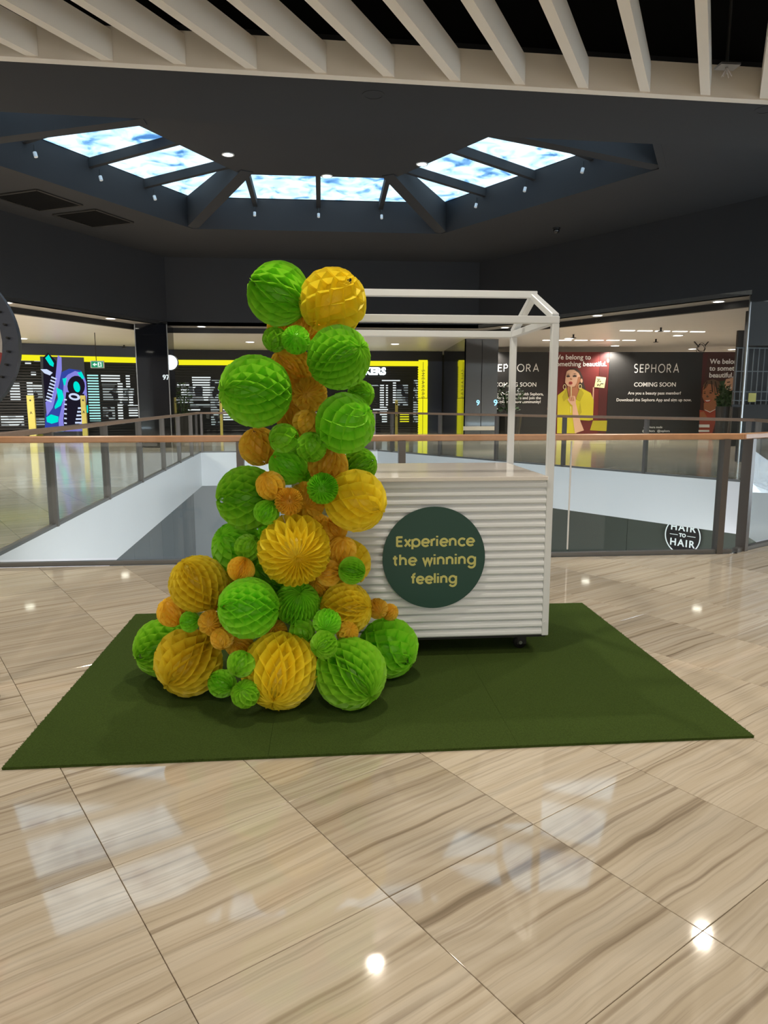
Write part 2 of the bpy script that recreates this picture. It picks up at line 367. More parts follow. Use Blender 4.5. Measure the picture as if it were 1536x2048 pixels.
for cen in cells:
    poly = [cen + RZ @ p for p in SQ]; cut = poly
    if cen.x > 3.75: cut = clip(cut, bn, V((*B_, 0)).dot(bn) - .035)
    else: cut = clip(cut, V((0, 1, 0)), 6.155)
    if len(cut) < 3: continue
    area = abs(sum(cut[q].x * cut[(q + 1) % len(cut)].y - cut[(q + 1) % len(cut)].x * cut[q].y for q in range(len(cut)))) / 2
    if area < .004 or ntile >= 296: continue
    whole = all((a - b).length < 1e-5 for a, b in zip(poly, cut)) and len(cut) == 4
    me = full_tile if whole else tile_mesh([RZi @ (p - cen) for p in cut])
    o = bpy.data.objects.new('tile', me); C.objects.link(o); o.parent = floor; o.location = cen; o.rotation_euler = (0, 0, ANG); ntile += 1
far_poly = [(-20, 6.2), A_, F_, E_, D_, C_, (9, 7.65), (20, 7.65), (20, 36), (-20, 36)]
struct('floor_far', prism(B(), far_poly, -.9, 0), 'far_stone', 'polished stone floor of the corridors around the opening', 'floor')
struct('floor_lower', prism(B(), [(-9, 2), (14, 2), (14, 26), (-9, 26)], -4.7, -4.6), 'lower_floor', 'dark polished floor of the level below', 'floor')
# white slab edges around the opening
def edge_strip(name, p, q, mat, z0, z1, thick, label):
    p = V((*p, 0)); q = V((*q, 0)); d = (q - p).normalized(); n = V((-d.y, d.x, 0)); e = thick
    bm = prism(B(), [p, q, q + n * e, p + n * e], z0, z1); return struct(name, bm, mat, label, 'slab edge')
cenv = V((1.6, 13, 0))
edges = [(A_, F_, 'white plastered slab edge along the opening below the shutters'), (F_, E_, 'white plastered slab edge at the far end of the opening'), (E_, D_, 'white plastered slab edge below the hoarding side railing'), (D_, C_, 'short white slab edge beside the corner posts'), (C_, B_, 'white slab edge of the chamfered corner'), (B_, A_, 'white slab edge below the near railing')]
for k, (p, q, lb) in enumerate(edges):
    if k < 3: edge_strip('trim_%d' % (k + 1), p, q, 'white_paint', -.93, -.002, -.03, lb)
    else: edge_strip('trim_%d' % (k + 1), p, q, 'white_paint', -.93, -.013, -.03, lb)
# level below: panelled shop walls
def panel_wall(name, p, q, z0, z1, mat, label, step, npl):
    pl = Plane(p, q); L = (V((*q, 0)) - V((*p, 0))).length
    w_ = struct(name, pl.slab(B(), 0, L, z0, z1, -.03, .1), 'black_matt', label, 'wall'); u = 0
    while u < L - .01:
        ob('panel', pl.slab(B(), u + .006, min(u + step, L) - .006, z0, z1, 0, .03), mat, w_); u += step
    return w_
panel_wall('wall_lower_left', (-3.75, 3.0), (-3.75, 21.02), -4.6, -.9, 'lower_grey', 'grey panelled wall on the level below the left corridor', 1.25, 0)
panel_wall('wall_lower_far', (-3.8, 21.0), (3.0, 21.0), -4.6, -.9, 'lower_pale', 'pale panelled wall on the level below the far end', 1.7, 0)
dn = V((.828, .56, 0))
panel_wall('wall_lower_right', (1.6 + .9 * dn.x, 20.3 + .9 * dn.y), (7.45 + .9 * dn.x + .8, 11.7 + .9 * dn.y - 1.2), -4.6, -.9, 'lower_green', 'dark green-grey shop glass on the level below the hoarding side', 1.5, 0)
struct('wall_lower_near', box(B(), (-4, 2.9, -4.6), (9, 3.0, -.9)), 'fill_glow', 'glowing wall under the near corridor, added to brighten the slab edges', 'wall')  # emissive wall added to throw light onto the far slab edges
struct('wall_lower_side', prism(B(), [(8.55, 2), (8.7, 2), (8.7, 11.6), (8.55, 11.6)], -4.6, -.9), 'fill_glow', 'glowing wall below the corner posts, added to brighten the left slab edge', 'wall')  # second glowing wall, added to light the left slab edge

# near corridor shell (behind and beside the camera)
for nm, lo, hi, lb in (('wall_back', (-9.2, -5.2, -.3), (9.2, -5, 4.85), 'pale shop wall behind the viewer'), ('wall_left', (-9.2, -5.1, -.3), (-9, 5.2, 4.85), 'pale wall at the near corridor on the wheel side'), ('wall_right', (9, -5.1, -.3), (9.2, 5.2, 4.85), 'pale wall at the near corridor on the turf side')):
    struct(nm, box(B(), lo, hi), 'shop_wall', lb, 'wall')
wb = thing('window_fill', (0, -4.98, 0), 'row of glowing panes behind the viewer, added as fill light', 'shop window', kind='structure')  # glowing panes added behind the camera as frontal fill for balls and cart
for k in range(4):
    x = -7.2 + 3.7 * k
    ob('pane', box(B(), (x, -5.0, .35), (x + 3.3, -4.97, 3.1)), 'fill_glow_warm', wb)
    for q in (x - .05, x + 3.3): ob('mullion', box(B(), (q, -5.0, .2), (q + .05, -4.93, 3.2)), 'black_matt', wb)
ob('sill', box(B(), (-7.3, -5.0, .2), (7.3, -4.92, .34)), 'black_matt', wb); ob('header', box(B(), (-7.3, -5.0, 3.11), (7.3, -4.92, 3.3)), 'black_matt', wb)
struct('ceiling', box(B(), (-9.2, -5.2, 4.8), (9.2, 6.6, 4.9)), 'void_paint', 'black open ceiling void above the baffles', 'ceiling')
# fascia and dark soffit; fascia line rises a little to the right
def fy(x): return 5.567 + .0404 * x
def fascia(name, a, b, z0, z1, mat, label):
    return struct(name, prism(B(), [(-9, fy(-9) + a), (9, fy(9) + a), (9, fy(9) + b), (-9, fy(-9) + b)], z0, z1), mat, label, 'trim')
fascia('trim_7', -.075, .0, 3.70, 3.93, 'cream_paint', 'cream fascia board closing the baffle ceiling')
def sy(x): return 6.53 + .043 * x
sof = prism(B(), [(-12, fy(-12)), (12, fy(12)), (12, sy(12)), (-12, sy(-12))], 3.715, 4.0)
soffit = struct('ceiling_soffit', sof, 'dark_paint', 'dark soffit between the baffle ceiling and the skylight hall', 'ceiling')
struct('wall_fascia_back', prism(B(), [(-12, fy(-12) + .02), (12, fy(12) + .02), (12, fy(12) + .1), (-12, fy(-12) + .1)], 3.72, 4.85), 'void_paint', 'black bulkhead behind the cream fascia', 'wall')
struct('wall_near_upper', prism(B(), [(-13, sy(-13) - .25), (13, sy(13) - .25), (13, sy(13)), (-13, sy(-13))], 3.99, 5.8), 'dark_paint', 'dark upper wall over the near corridor soffit', 'wall')

# hall: upper walls, lower ceiling with hexagonal opening, skylight
U0, U1, U2, U3 = (-11.6, 9.0), (-4.65, 22.8), (5.0, 22.8), (9.37, 15.24)
def wall_run(name, p, q, z0, z1, th, mat, label):
    p = V((*p, 0)); q = V((*q, 0)); d = (q - p).normalized(); n = V((-d.y, d.x, 0))
    return struct(name, prism(B(), [p, q, q + n * th, p + n * th], z0, z1), mat, label, 'wall')
wall_run('wall_upper_left', U0, U1, 3.7, 5.75, .15, 'dark_paint', 'dark upper wall slanting away over the left corridor')
wall_run('wall_upper_right_near', U3, (12.7, 9.6), 3.55, 5.75, .15, 'dark_paint', 'dark upper wall running back from the glossy bulkhead')
wall_run('wall_upper_side', (12.7, 9.6), (12.7, 5.4), 3.55, 5.75, .15, 'dark_paint', 'dark upper side wall over the turf side corridor')
wall_run('wall_upper_side_left', (-12.8, 5.0), U0, 3.55, 5.75, .15, 'dark_paint', 'dark upper side wall over the wheel side corridor')
wall_run('wall_upper_far', U1, U2, 3.7, 5.75, .15, 'dark_paint', 'dark upper wall at the far end of the hall')
wall_run('wall_upper_right', U2, U3, 3.7, 5.75, .15, 'dark_paint', 'dark upper wall slanting over the hoarding side')
HC = V((0, 13.6, 0)); HR = 6.35
def hexpt(R, k, z=0.0): return HC + V((R * cos(pi / 3 * k), R * sin(pi / 3 * k), z))
hexo = [hexpt(HR, k) for k in range(6)]
hall = [(-12.9, sy(-12.9) - .1), (12.9, sy(12.9) - .1), (12.9, 9.6), (9.6, 15.4), (5.15, 23.0), (-4.8, 23.0), (-12.9, 7.0)]
struct('ceiling_hall', holed(B(), hall, [hexpt(HR + .1, k) for k in range(6)], 5.7, 5.8), 'dark_paint', 'dark lower ceiling around the hexagonal skylight', 'ceiling')
up_o = [hexpt(HR, k) for k in range(6)]; up_i = [hexpt(HR + .15, k) for k in range(6)]
struct('wall_skylight_upstand', holed(B(), up_i, up_o, 5.695, 6.46), 'dark_paint', 'dark upstand below the skylight panes', 'wall')
win = thing('window_1', HC + V((0, 0, 6.43)), 'hexagonal ring skylight of frosted panes with dark glazing bars', 'skylight', kind='structure')
RI = 3.0; ZO, ZI = 6.44, 6.60
for k in range(6):
    a, b = hexpt(HR, k, ZO), hexpt(HR, k + 1, ZO); ai, bi = hexpt(RI, k, ZI), hexpt(RI, k + 1, ZI)
    for q in range(4):
        bm = B(); o = []
        for t in (q / 4, (q + 1) / 4): o.append(a.lerp(b, t))
        nrm = ((a + b) / 2 - HC); nrm.z = 0; nrm.normalize(); inw = -nrm
        def inner(p):   # straight in from the outer edge, stopped by the mitre lines
            along = (p - a).dot((b - a).normalized()); L = (b - a).length; dep = min(along, L - along) * tan(pi / 3); dep = min(dep, (HR - RI) * cos(pi / 6))
            t = dep / ((HR - RI) * cos(pi / 6)); r = p + inw * dep; r.z = ZO + (ZI - ZO) * t; return r
        pts = [o[0], o[1]] + ([inner(o[1])] if q < 3 else []) + ([inner(o[0])] if q > 0 else [])
        if q == 0: pts = [o[0], o[1], inner(o[1])]
        if q == 3: pts = [o[0], o[1], inner(o[0])]
        vs = [bm.verts.new(p) for p in pts]; bm.faces.new(vs); vs2 = [bm.verts.new(p + V((0, 0, .012))) for p in pts]; bm.faces.new(vs2[::-1])
        for i in range(len(vs)):
            j = (i + 1) % len(vs); bm.faces.new((vs[i], vs2[i], vs2[j], vs[j]))
        ob('pane', bm, 'sky_glass', win)
    for q in (1, 2, 3):   # glazing bars, square to each side
        p = a.lerp(b, q / 4); e = inner(p); bm = B(); dn_ = V((0, 0, -.09)); bar(bm, p + dn_, e + dn_, .11, .18); ob('glazing_bar', bm, 'dark_paint', win)
        if k > 2: continue
        base = p + inw * .25 + V((0, 0, -.30))
        sp = thing('spot_fitting', base, 'tiny white-tipped spot lamp on the %s glazing bar of the skylight\'s %s' % (('first', 'middle', 'last')[q - 1], ('poster side', 'far side', 'shutter side')[k]), 'spot lamp', 'spot lamps on the skylight glazing bars')
        ob('arm', cyl(B(), base + V((0, 0, .05)), base + V((0, 0, -.09)), .018, n=8), 'black_matt', sp)
        ob('lamp_head', cyl(B(), base + V((0, 0, -.08)), base + V((0, 0, -.17)) + inw * .03, .035, n=10), 'cart_white', sp)
    # mitre beam, deep at the wall and shallow at the centre panel
    c0 = hexpt(HR - .02, k); c1 = hexpt(3.0, k); d = (c1 - c0).normalized(); s = V((-d.y, d.x, 0)) * .14; bm = B(); vs = []
    for off in (-s, s):
        vs.append([bm.verts.new(c0 + off + V((0, 0, 5.71))), bm.verts.new(c1 + off + V((0, 0, 6.22))), bm.verts.new(c1 + off + V((0, 0, ZI - .02))), bm.verts.new(c0 + off + V((0, 0, ZO - .02)))])
    bm.faces.new(vs[0]); bm.faces.new(vs[1][::-1])
    for i in range(4): bm.faces.new((vs[0][i], vs[0][(i + 1) % 4], vs[1][(i + 1) % 4], vs[1][i]))
    ob('mitre_beam', bm, 'dark_paint', win)
struct('ceiling_centre', prism(B(), [hexpt(3.3, k) for k in range(6)], 6.24, 6.62), 'dark_paint', 'dark hexagonal centre panel inside the skylight ring', 'ceiling')

# far corridor: strip soffit, dropped black fascia, white ceiling
def offs(p, q, d):
    p = V((*p, 0)); q = V((*q, 0)); t = (q - p).normalized(); n = V((-t.y, t.x, 0)); return p + n * d, q + n * d
def isect(p, r, q, s):
    x = r.x * s.y - r.y * s.x; t = ((q - p).x * s.y - (q - p).y * s.x) / x; return p + r * t
def offpoly(d):
    l = [offs(U0, U1, d), offs(U1, U2, d), offs(U2, U3, d)]; out = [l[0][0]]
    out.append(isect(l[0][0], l[0][1] - l[0][0], l[1][0], l[1][1] - l[1][0])); out.append(isect(l[1][0], l[1][1] - l[1][0], l[2][0], l[2][1] - l[2][0])); out.append(l[2][1]); return out
W0, W1, W2 = offpoly(0.0), offpoly(.75), offpoly(.9)
struct('ceiling_strip', prism(B(), W0 + W1[::-1], 3.7, 3.8), 'strip_grey', 'narrow pale soffit strip with downlights along the far upper walls', 'ceiling')
struct('trim_8', prism(B(), W1 + W2[::-1], 3.55, 3.8), 'black_matt', 'black dropped fascia in front of the white corridor ceiling', 'trim')
struct('ceiling_far', prism(B(), [tuple(W2[0][:2]), tuple(W2[1][:2]), tuple(W2[2][:2]), tuple(W2[3][:2]), (9.5, 15.3), (12.6, 9.6), (12.6, 4.9), (20.1, 4.9), (20.1, 34.1), (-20.1, 34.1), (-20.1, 4.9), (-12.6, 4.9)], 3.57, 3.7), 'white_ceiling', 'white lined ceiling of the far corridors', 'ceiling')
struct('wall_far', box(B(), (-20, 34, 0), (20, 34.2, 3.6)), 'black_matt', 'dark wall closing the far corridor', 'wall')
struct('wall_corridor_right', box(B(), (9.2, 4.7, 0), (20.2, 4.9, 4.0)), 'shop_wall', 'pale shop wall facing the hoarding side corridor', 'wall')
struct('wall_corridor_left', box(B(), (-20.2, 4.7, 0), (-9.2, 4.9, 4.0)), 'shop_wall', 'pale shop wall facing the left corridor', 'wall')
struct('wall_far_left', box(B(), (-20.2, 4.9, 0), (-20, 34, 3.6)), 'shop_wall', 'pale wall at the end of the left corridor', 'wall')
struct('wall_far_right', box(B(), (20, 4.9, 0), (20.2, 34, 3.6)), 'shop_wall', 'pale wall at the end of the right corridor', 'wall')
# mirror-black piers
pier = thing('wall_pier_left', (-5.05, 22.9, 0), 'glossy black mirrored pier between the two shutters', 'pier', kind='structure')
ob('panel', box(B(), (-5.52, 22.4, 0), (-4.60, 23.4, 3.69)), 'black_mirror', pier)
for x in (-5.54, -4.60): ob('edge_trim', box(B(), (x, 22.38, 0), (x + .025, 22.41, 3.69)), 'steel', pier)
pier = thing('wall_pier_middle', (5.3, 25.3, 0), 'grey mirrored pier between the yellow portal and the hoarding', 'pier', kind='structure')
xs = [5.05, 5.68, 6.27]
ob('side_panel', prism(B(), [(5.05, 25.2), (5.10, 25.2), (5.38, 31.1), (5.33, 31.1)], 0, 3.57), 'black_mirror', pier)
for a, b, m in zip(xs[:-1], xs[1:], ('grey_mirror', 'grey_mirror')): ob('panel', box(B(), (a + .012, 25.2, 0), (b - .012, 25.24, 3.57)), m, pier)
ob('core', prism(B(), [(5.12, 25.24), (6.22, 25.24), (6.22, 31.1), (5.42, 31.1)], 0, 3.57), 'black_matt', pier)
ob('reflected_band', box(B(), (5.05, 25.15, .38), (6.27, 25.2, .52)), 'cream_paint', pier)  # cream bar stands in for a pale band reflected in the mirrors
p0 = at_y(1470, 760, 21.5); p1 = at_y(1490, 760, 21.5)
struct('wall_pier_hoarding', box(B(), (p0.x, 21.5, 0), (p1.x, 21.6, 3.57)), 'black_matt', 'slim black pier at the end of the hoarding', 'pier')
struct('wall_pier_right', prism(B(), [(9.40, 15.3), (13.5, 15.3), (13.5, 16.2), (10.02, 16.2)], 2.62, 5.75), 'black_matt', 'broad glossy black bulkhead over the security grille', 'pier')

# ================================================================== LIGHT FITTINGS
def spot(name, loc, power, col, ang=130, rad=.05, blend=.6):
    l = bpy.data.lights.new(name, 'SPOT'); l.energy = power; l.color = col; l.spot_size = radians(ang); l.spot_blend = blend; l.shadow_soft_size = rad
    o = bpy.data.objects.new(name, l); C.objects.link(o); o.location = loc; return o
def downlight(loc, label, group, power, col, r=.085, recess=0.0, ang=130, rad=.05):
    x, y, z = loc; t = thing('downlight', loc, label, 'downlight', group)
    ob('trim_ring', ring(B(), (x, y, z - (.004 if not recess else .001)), (0, 0, 1), r * 1.18, r * .92, .012 if not recess else .003, 24), 'cart_white' if not recess else 'dark_paint', t)
    ob('lens', cyl(B(), (x, y, z + recess - .003), (x, y, z + recess + .004), r * .92, n=20), 'lamp_white', t)
    if recess: ob('can', cyl(B(), (x, y, z), (x, y, z + recess), r * .95, n=20, caps=False), 'black_matt', t)
    if power: spot('downlight_lamp', (x, y, z - .03), power, col, ang, rad)
    return t
for x, nm in ((-2.72, 'behind the paper ball column side'), (.43, 'above the middle of the near railing'), (3.59, 'above the near railing post')):
    downlight((x, 5.84, 3.715), 'recessed dark downlight in the near soffit ' + nm, 'near soffit downlights', DOWN_POWER, WARM, .075, .08)
for kk, (x, y) in enumerate(((-3.0, 4.4), (0.2, 3.0), (3.2, 4.4), (-3.0, 1.0), (0.0, -.6), (3.0, 1.0), (-6, 2.6), (6, 2.6))):
    t = thing('spot_lamp', (x, y, 3.74), 'round spot lamp hung between the cream baffles, over the ' + ('wheel', 'turf mat', 'near railing post', 'floor before the wheel', 'viewer', 'floor on the turf side', 'far end of the wheel side', 'far end of the turf side')[kk], 'spot lamp', 'spot lamps between the baffles')
    ob('housing', cyl(B(), (x, y, 3.78), (x, y, 3.98), .06, n=16), 'cart_white', t); ob('lens', cyl(B(), (x, y, 3.772), (x, y, 3.78), .05, n=16), 'lamp_white', t)
    ob('stem', cyl(B(), (x, y, 3.98), (x, y, 4.8), .01, n=8), 'black_matt', t)
    spot('spot_lamp_light', (x, y, 3.74), DOWN_POWER * (1.3 if y < 2 else 1.0), WARM, 125, .09)
words0 = ['first', 'second', 'third', 'fourth', 'fifth', 'sixth', 'seventh', 'eighth']
strip = [((12, 605), 'nearest the wheel'), ((221, 637), 'close to the mirrored pier'), ((403, 653), 'above the round lit sign'), ((1010, 655), 'over the mirrored pier, seen through the cart frame'), ((1195, 631), 'above the portrait poster'), ((1437, 603), 'nearest the glossy bulkhead')]
for (px, py), lb in strip:
    p = at_z(px, py, 3.695); downlight(p, 'white downlight in the narrow far soffit, ' + lb, 'far soffit downlights', FAR_POWER * .45, NEUT, .13)
panel_dl = [((456, 309), 'leftmost'), ((654, 352), 'middle'), ((844, 328), 'rightmost')]
for (px, py), lb in panel_dl:
    p = at_z(px, py, 6.235); downlight(p, lb + ' white downlight in the dark centre panel of the skylight', 'centre panel downlights', 90, NEUT, .105)
far_dl = [((1356, 671), 'between the painted light streaks and the wire coil'), ((1230, 691.5), 'just above the sticky-note poster'), ((1385, 698), 'below the wire coil'), ((1138, 677), 'beside the cart post'), ((982, 692), 'beside the grey mirrors'), ((1464, 699), 'beside the slim black pier'), ((45, 677), 'beside the wheel rim'), ((500, 684), 'hidden behind the ball column'), ((790, 688), 'above the yellow portal')]
for (px, py), lb in far_dl:
    p = at_z(px, py, 3.565); downlight(p, 'round downlight in the white corridor ceiling, ' + lb, 'white ceiling downlights', FAR_POWER, NEUT, .17, ang=140)
for (x, y), lb in (((-7.5, 12.0), 'first'), ((-8.5, 16.5), 'second'), ((-10.5, 23), 'third')):
    downlight((x, y, 3.565), lb + ' downlight over the left corridor from the near side', 'left corridor downlights', FAR_POWER * 2.2, NEUT, .17, ang=150)
for k in range(5):  # glowing strips stand in for streaks of light reflected on the slat ceiling
    q = at_z(1255 + k * 35, 661 + k * .6, 3.568); bm = box(B(), (q.x - .22, q.y - .06, 3.555), (q.x + .22, q.y + .06, 3.569))
    tag(ob('reflected_streak', bm, 'streak_glow'), words0[k] + ' slim glowing strip from the cart, a painted reflection in the front row of the white ceiling', 'painted reflection', 'front row of painted light streaks')
for k in range(6):  # second row of reflected streaks, likewise made as glowing strips
    q = at_z(1098 + k * 32, 680.5, 3.568); bm = box(B(), (q.x - .22, q.y - .07, 3.555), (q.x + .22, q.y + .07, 3.569))
    tag(ob('reflected_streak', bm, 'streak_glow'), words0[k] + ' slim glowing strip from the cart, a painted reflection in the middle row of the white ceiling', 'painted reflection', 'middle row of painted light streaks')
for px, py, lb in ((1322, 655, 'nearest the front painted light streaks'), (1312, 678, 'beside the round downlight'), (248, 690, 'over the exit sign'), (1147, 669, 'beside the cart frame')):
    q = at_z(px, py, 3.57); t = thing('sprinkler_head', q, 'small dark sprinkler head under the white ceiling, ' + lb, 'sprinkler'); 
    ob('stem', cyl(B(), q, q - V((0, 0, .10)), .03, n=8), 'black_matt', t); ob('deflector', cyl(B(), q - V((0, 0, .10)), q - V((0, 0, .115)), .09, n=10), 'black_matt', t)
q = at_z(1404, 683, 3.57)
t = thing('wire_coil', q, 'coil of loose black wire hanging from the white ceiling', 'wire')
bm = B()
for k, r in enumerate((.15, .13, .16)):
    c = q - V((.02 * k, 0, .20 + .03 * k)); n = 20
    for i in range(n):
        a0, a1 = 2 * pi * i / n, 2 * pi * (i + 1) / n; bar(bm, c + V((r * cos(a0), .03 * sin(a0 * 2), r * sin(a0))), c + V((r * cos(a1), .03 * sin(a1 * 2), r * sin(a1))), .014, .014)
ob('loop', bm, 'black_matt', t); bm = B(); bar(bm, q + V((-.3, 0, 0)), q + V((-.1, 0, -.2)), .03, .03); bar(bm, q + V((.25, 0, 0)), q + V((.12, 0, -.15)), .03, .03); ob('hanger', bm, 'black_matt', t)
q = at_z(1113, 456, 5.7); t = thing('camera_dome', q, 'small dark camera dome under the dark lower ceiling', 'camera')
ob('mount', cyl(B(), q - V((0, 0, .03)), q, .10, n=16), 'black_matt', t); bm = B(); bmesh.ops.create_uvsphere(bm, u_segments=16, v_segments=8, radius=.08, matrix=Matrix.Translation(q - V((0, 0, .05)))); ob('dome', bm, 'black_mirror', t, True)
for k, (px, py) in enumerate(((76, 400), (188, 436))):
    c = at_z(px, py, 5.7); d = V((.44, .90, 0)); s = V((.90, -.44, 0)); hw = .62
    t = thing('ceiling_vent', c, ('larger nearer' if k == 0 else 'farther') + ' dark square air grille in the lower ceiling', 'vent', 'air grilles in the lower ceiling')
    bm = B()
    for sg in (-1, 1):
        bar(bm, c + s * sg * hw - d * hw - V((0, 0, .012)), c + s * sg * hw + d * hw - V((0, 0, .012)), .06, .03); bar(bm, c + d * sg * hw - s * hw - V((0, 0, .012)), c + d * sg * hw + s * hw - V((0, 0, .012)), .06, .03)
    ob('frame', bm, 'duct', t); ob('backing', bar(B(), c - d * .6 - V((0, 0, .003)), c + d * .6 - V((0, 0, .003)), 1.2, .004), 'void_paint', t)
    for i in range(13): ob('slat', bar(B(), c + d * (-.54 + .09 * i) - s * .58 - V((0, 0, .012)), c + d * (-.54 + .09 * i) + s * .58 - V((0, 0, .012)), .05, .012, up=(0, .5, 1)), 'void_paint', t)

# ================================================================== BAFFLES AND VOID
words = ['first', 'second', 'third', 'fourth', 'fifth', 'sixth', 'seventh', 'eighth', 'ninth', 'tenth', 'eleventh', 'twelfth', 'thirteenth', 'fourteenth', 'fifteenth', 'sixteenth', 'seventeenth', 'eighteenth', 'nineteenth', 'twentieth']
bd = V((sin(radians(30)), cos(radians(30)), 0))
for k in range(17):
    xe = -3.855 + .487 * k; e = V((xe, fy(xe) - .06, 3.845)); s0 = e - bd * 6.4; dx = bd.cross(V((0, 0, 1))) * .034
    ya = -.05
    bm = B(); f = lambda p, sgn: p + dx * sgn
    ends = []
    for sgn in (-1, 1):
        p = e + dx * sgn; p = p + bd * ((fy(p.x) - .078 - p.y) / bd.y); ends.append(p)
    vs = []
    for zz in (-.135, .06):
        vs += [bm.verts.new(s0 - dx + V((0, 0, zz))), bm.verts.new(s0 + dx + V((0, 0, zz))), bm.verts.new(ends[1] + V((0, 0, zz))), bm.verts.new(ends[0] + V((0, 0, zz)))]
    for q in ((0, 3, 2, 1), (4, 5, 6, 7), (0, 1, 5, 4), (1, 2, 6, 5), (2, 3, 7, 6), (3, 0, 4, 7)): bm.faces.new([vs[i] for i in q])
    tag(ob('ceiling_baffle', bm, 'cream_paint'), words[k] + ' slanting cream ceiling baffle along the fascia, counted from the wheel side', 'baffle', 'cream ceiling baffles')
for k, (y, z, r, lb) in enumerate(((5.2, 4.45, .035, 'thin dark pipe nearest the fascia above the baffles'), (4.5, 4.55, .06, 'thicker dark pipe running above the baffles'))):
    tag(ob('ceiling_pipe', cyl(B(), (-9, y - .2, z), (9, y + .25, z), r, n=12), 'duct', smooth=True), lb, 'pipe')
t = thing('ceiling_bracket', (3.02, 5.45, 3.84), 'small grey bracket with loose wires beside the last baffle', 'bracket')
ob('plate', box(B(), (2.95, 5.4, 3.84), (3.1, 5.5, 3.855)), 'steel', t); ob('drop_rod', cyl(B(), (3.02, 5.45, 3.84), (3.02, 5.45, 4.8), .012, n=8), 'duct', t)
bm = B()
for i in range(5): bar(bm, (3.02, 5.45, 3.84), (2.98 + .02 * i, 5.44 + .01 * (i % 2), 3.77 + .01 * (i % 3)), .006, .006)
ob('wires', bm, 'face_white', t)
for k, (x, y, s) in enumerate(((.6, 4.9, .4), (1.9, 4.8, .5), (2.9, 4.6, .35))):
    bm = B(); rnd = random.Random(k)
    pts = [V((x + s * .5 * cos(a) + rnd.uniform(-.08, .08), y + .2 * sin(a), 4.42 + .09 * sin(3 * a) + rnd.uniform(-.04, .04))) for a in [i * .5 for i in range(13)]]
    for a, b in zip(pts[:-1], pts[1:]): bar(bm, a, b, .018, .018)
    tag(ob('loose_cable', bm, 'duct'), ('first', 'second', 'third')[k] + ' loop of loose dark cable above the baffles from the middle', 'cable')

# ================================================================== TURF MAT
MX0, MX1, MY0, MY1, MZ = -1.24, 1.796, 2.66, 4.665, .011
t = thing('turf_mat', (.28, 3.66, 0), 'dark green artificial turf mat under the cart and paper balls', 'mat')
for k in range(3):
    a = MX0 + (MX1 - MX0) * k / 3; b = MX0 + (MX1 - MX0) * (k + 1) / 3
    bm = box(B(), (a + .0005, MY0, .0005), (b - .0005, MY1, MZ)); ob('turf_strip', bm, 'turf', t)
bm = B(); rnd = random.Random(4)     # short fibre tufts fringing the cut edges
def tuft(p, d):
    q = V((rnd.uniform(-.002, .002), rnd.uniform(-.002, .002), 0)); v = [bm.verts.new(p + V((-.0022, 0, 0)) + q), bm.verts.new(p + V((.0022, .0008, 0)) + q), bm.verts.new(p + d * rnd.uniform(.002, .005) + V((0, 0, rnd.uniform(.001, .006))))]; bm.faces.new(v)
for i in range(1500):
    x = rnd.uniform(MX0, MX1); tuft(V((x, MY0, rnd.uniform(.003, .0105))), V((rnd.uniform(-.4, .4), -1, 0)))
for i in range(600):
    y = rnd.uniform(MY0, MY1)
    for x, s in ((MX0, -1), (MX1, 1)): tuft(V((x, y, rnd.uniform(.003, .0105))), V((s, rnd.uniform(-.4, .4), 0)))
ob('edge_fibre', bm, 'turf', t, kind='stuff')

# ================================================================== CART
CX0, CX1, CY0, CY1 = -.16, 1.24, 3.70, 4.55; CB, CT = .115, 1.005; EV, RG, RY = 1.80, 1.985, 4.125; TB = .038
cart = thing('market_cart', ((CX0 + CX1) / 2, (CY0 + CY1) / 2, MZ), 'white corrugated market cart with open gabled roof frame and casters', 'cart')
g = TB / 2
def bev(bm, w=.003):
    bmesh.ops.bevel(bm, geom=bm.edges[:], offset=w, segments=1, affect='EDGES'); return bm
for x in (CX0 + g, CX1 - g):
    for y in (CY0 + g, CY1 - g): ob('post', bev(bar(B(), (x, y, CB), (x, y, EV), TB, TB, up=(0, 1, 0))), 'cart_white', cart)
for y in (CY0 + g, CY1 - g): ob('eave_rail', bev(bar(B(), (CX0, y, EV + g), (CX1, y, EV + g), TB, TB)), 'cart_white', cart)
for x in (CX0 + g, CX1 - g):
    ob('tie_rail', bev(bar(B(), (x, CY0 + TB, EV + g), (x, CY1 - TB, EV + g), TB, TB)), 'cart_white', cart)
    for y in (CY0 + g, CY1 - g): ob('rafter', bev(bar(B(), (x, y, EV + TB * .9), (x, RY, RG + .01), TB, TB)), 'cart_white', cart)
ob('ridge_rail', bev(bar(B(), (CX0, RY, RG + g), (CX1, RY, RG + g), TB, TB)), 'cart_white', cart)
ob('countertop', bev(box(B(), (CX0 + TB * .3, CY0 - .012, CT - .022), (CX1 - TB * .9, CY1 + .01, CT)), .002), 'counter_white', cart)
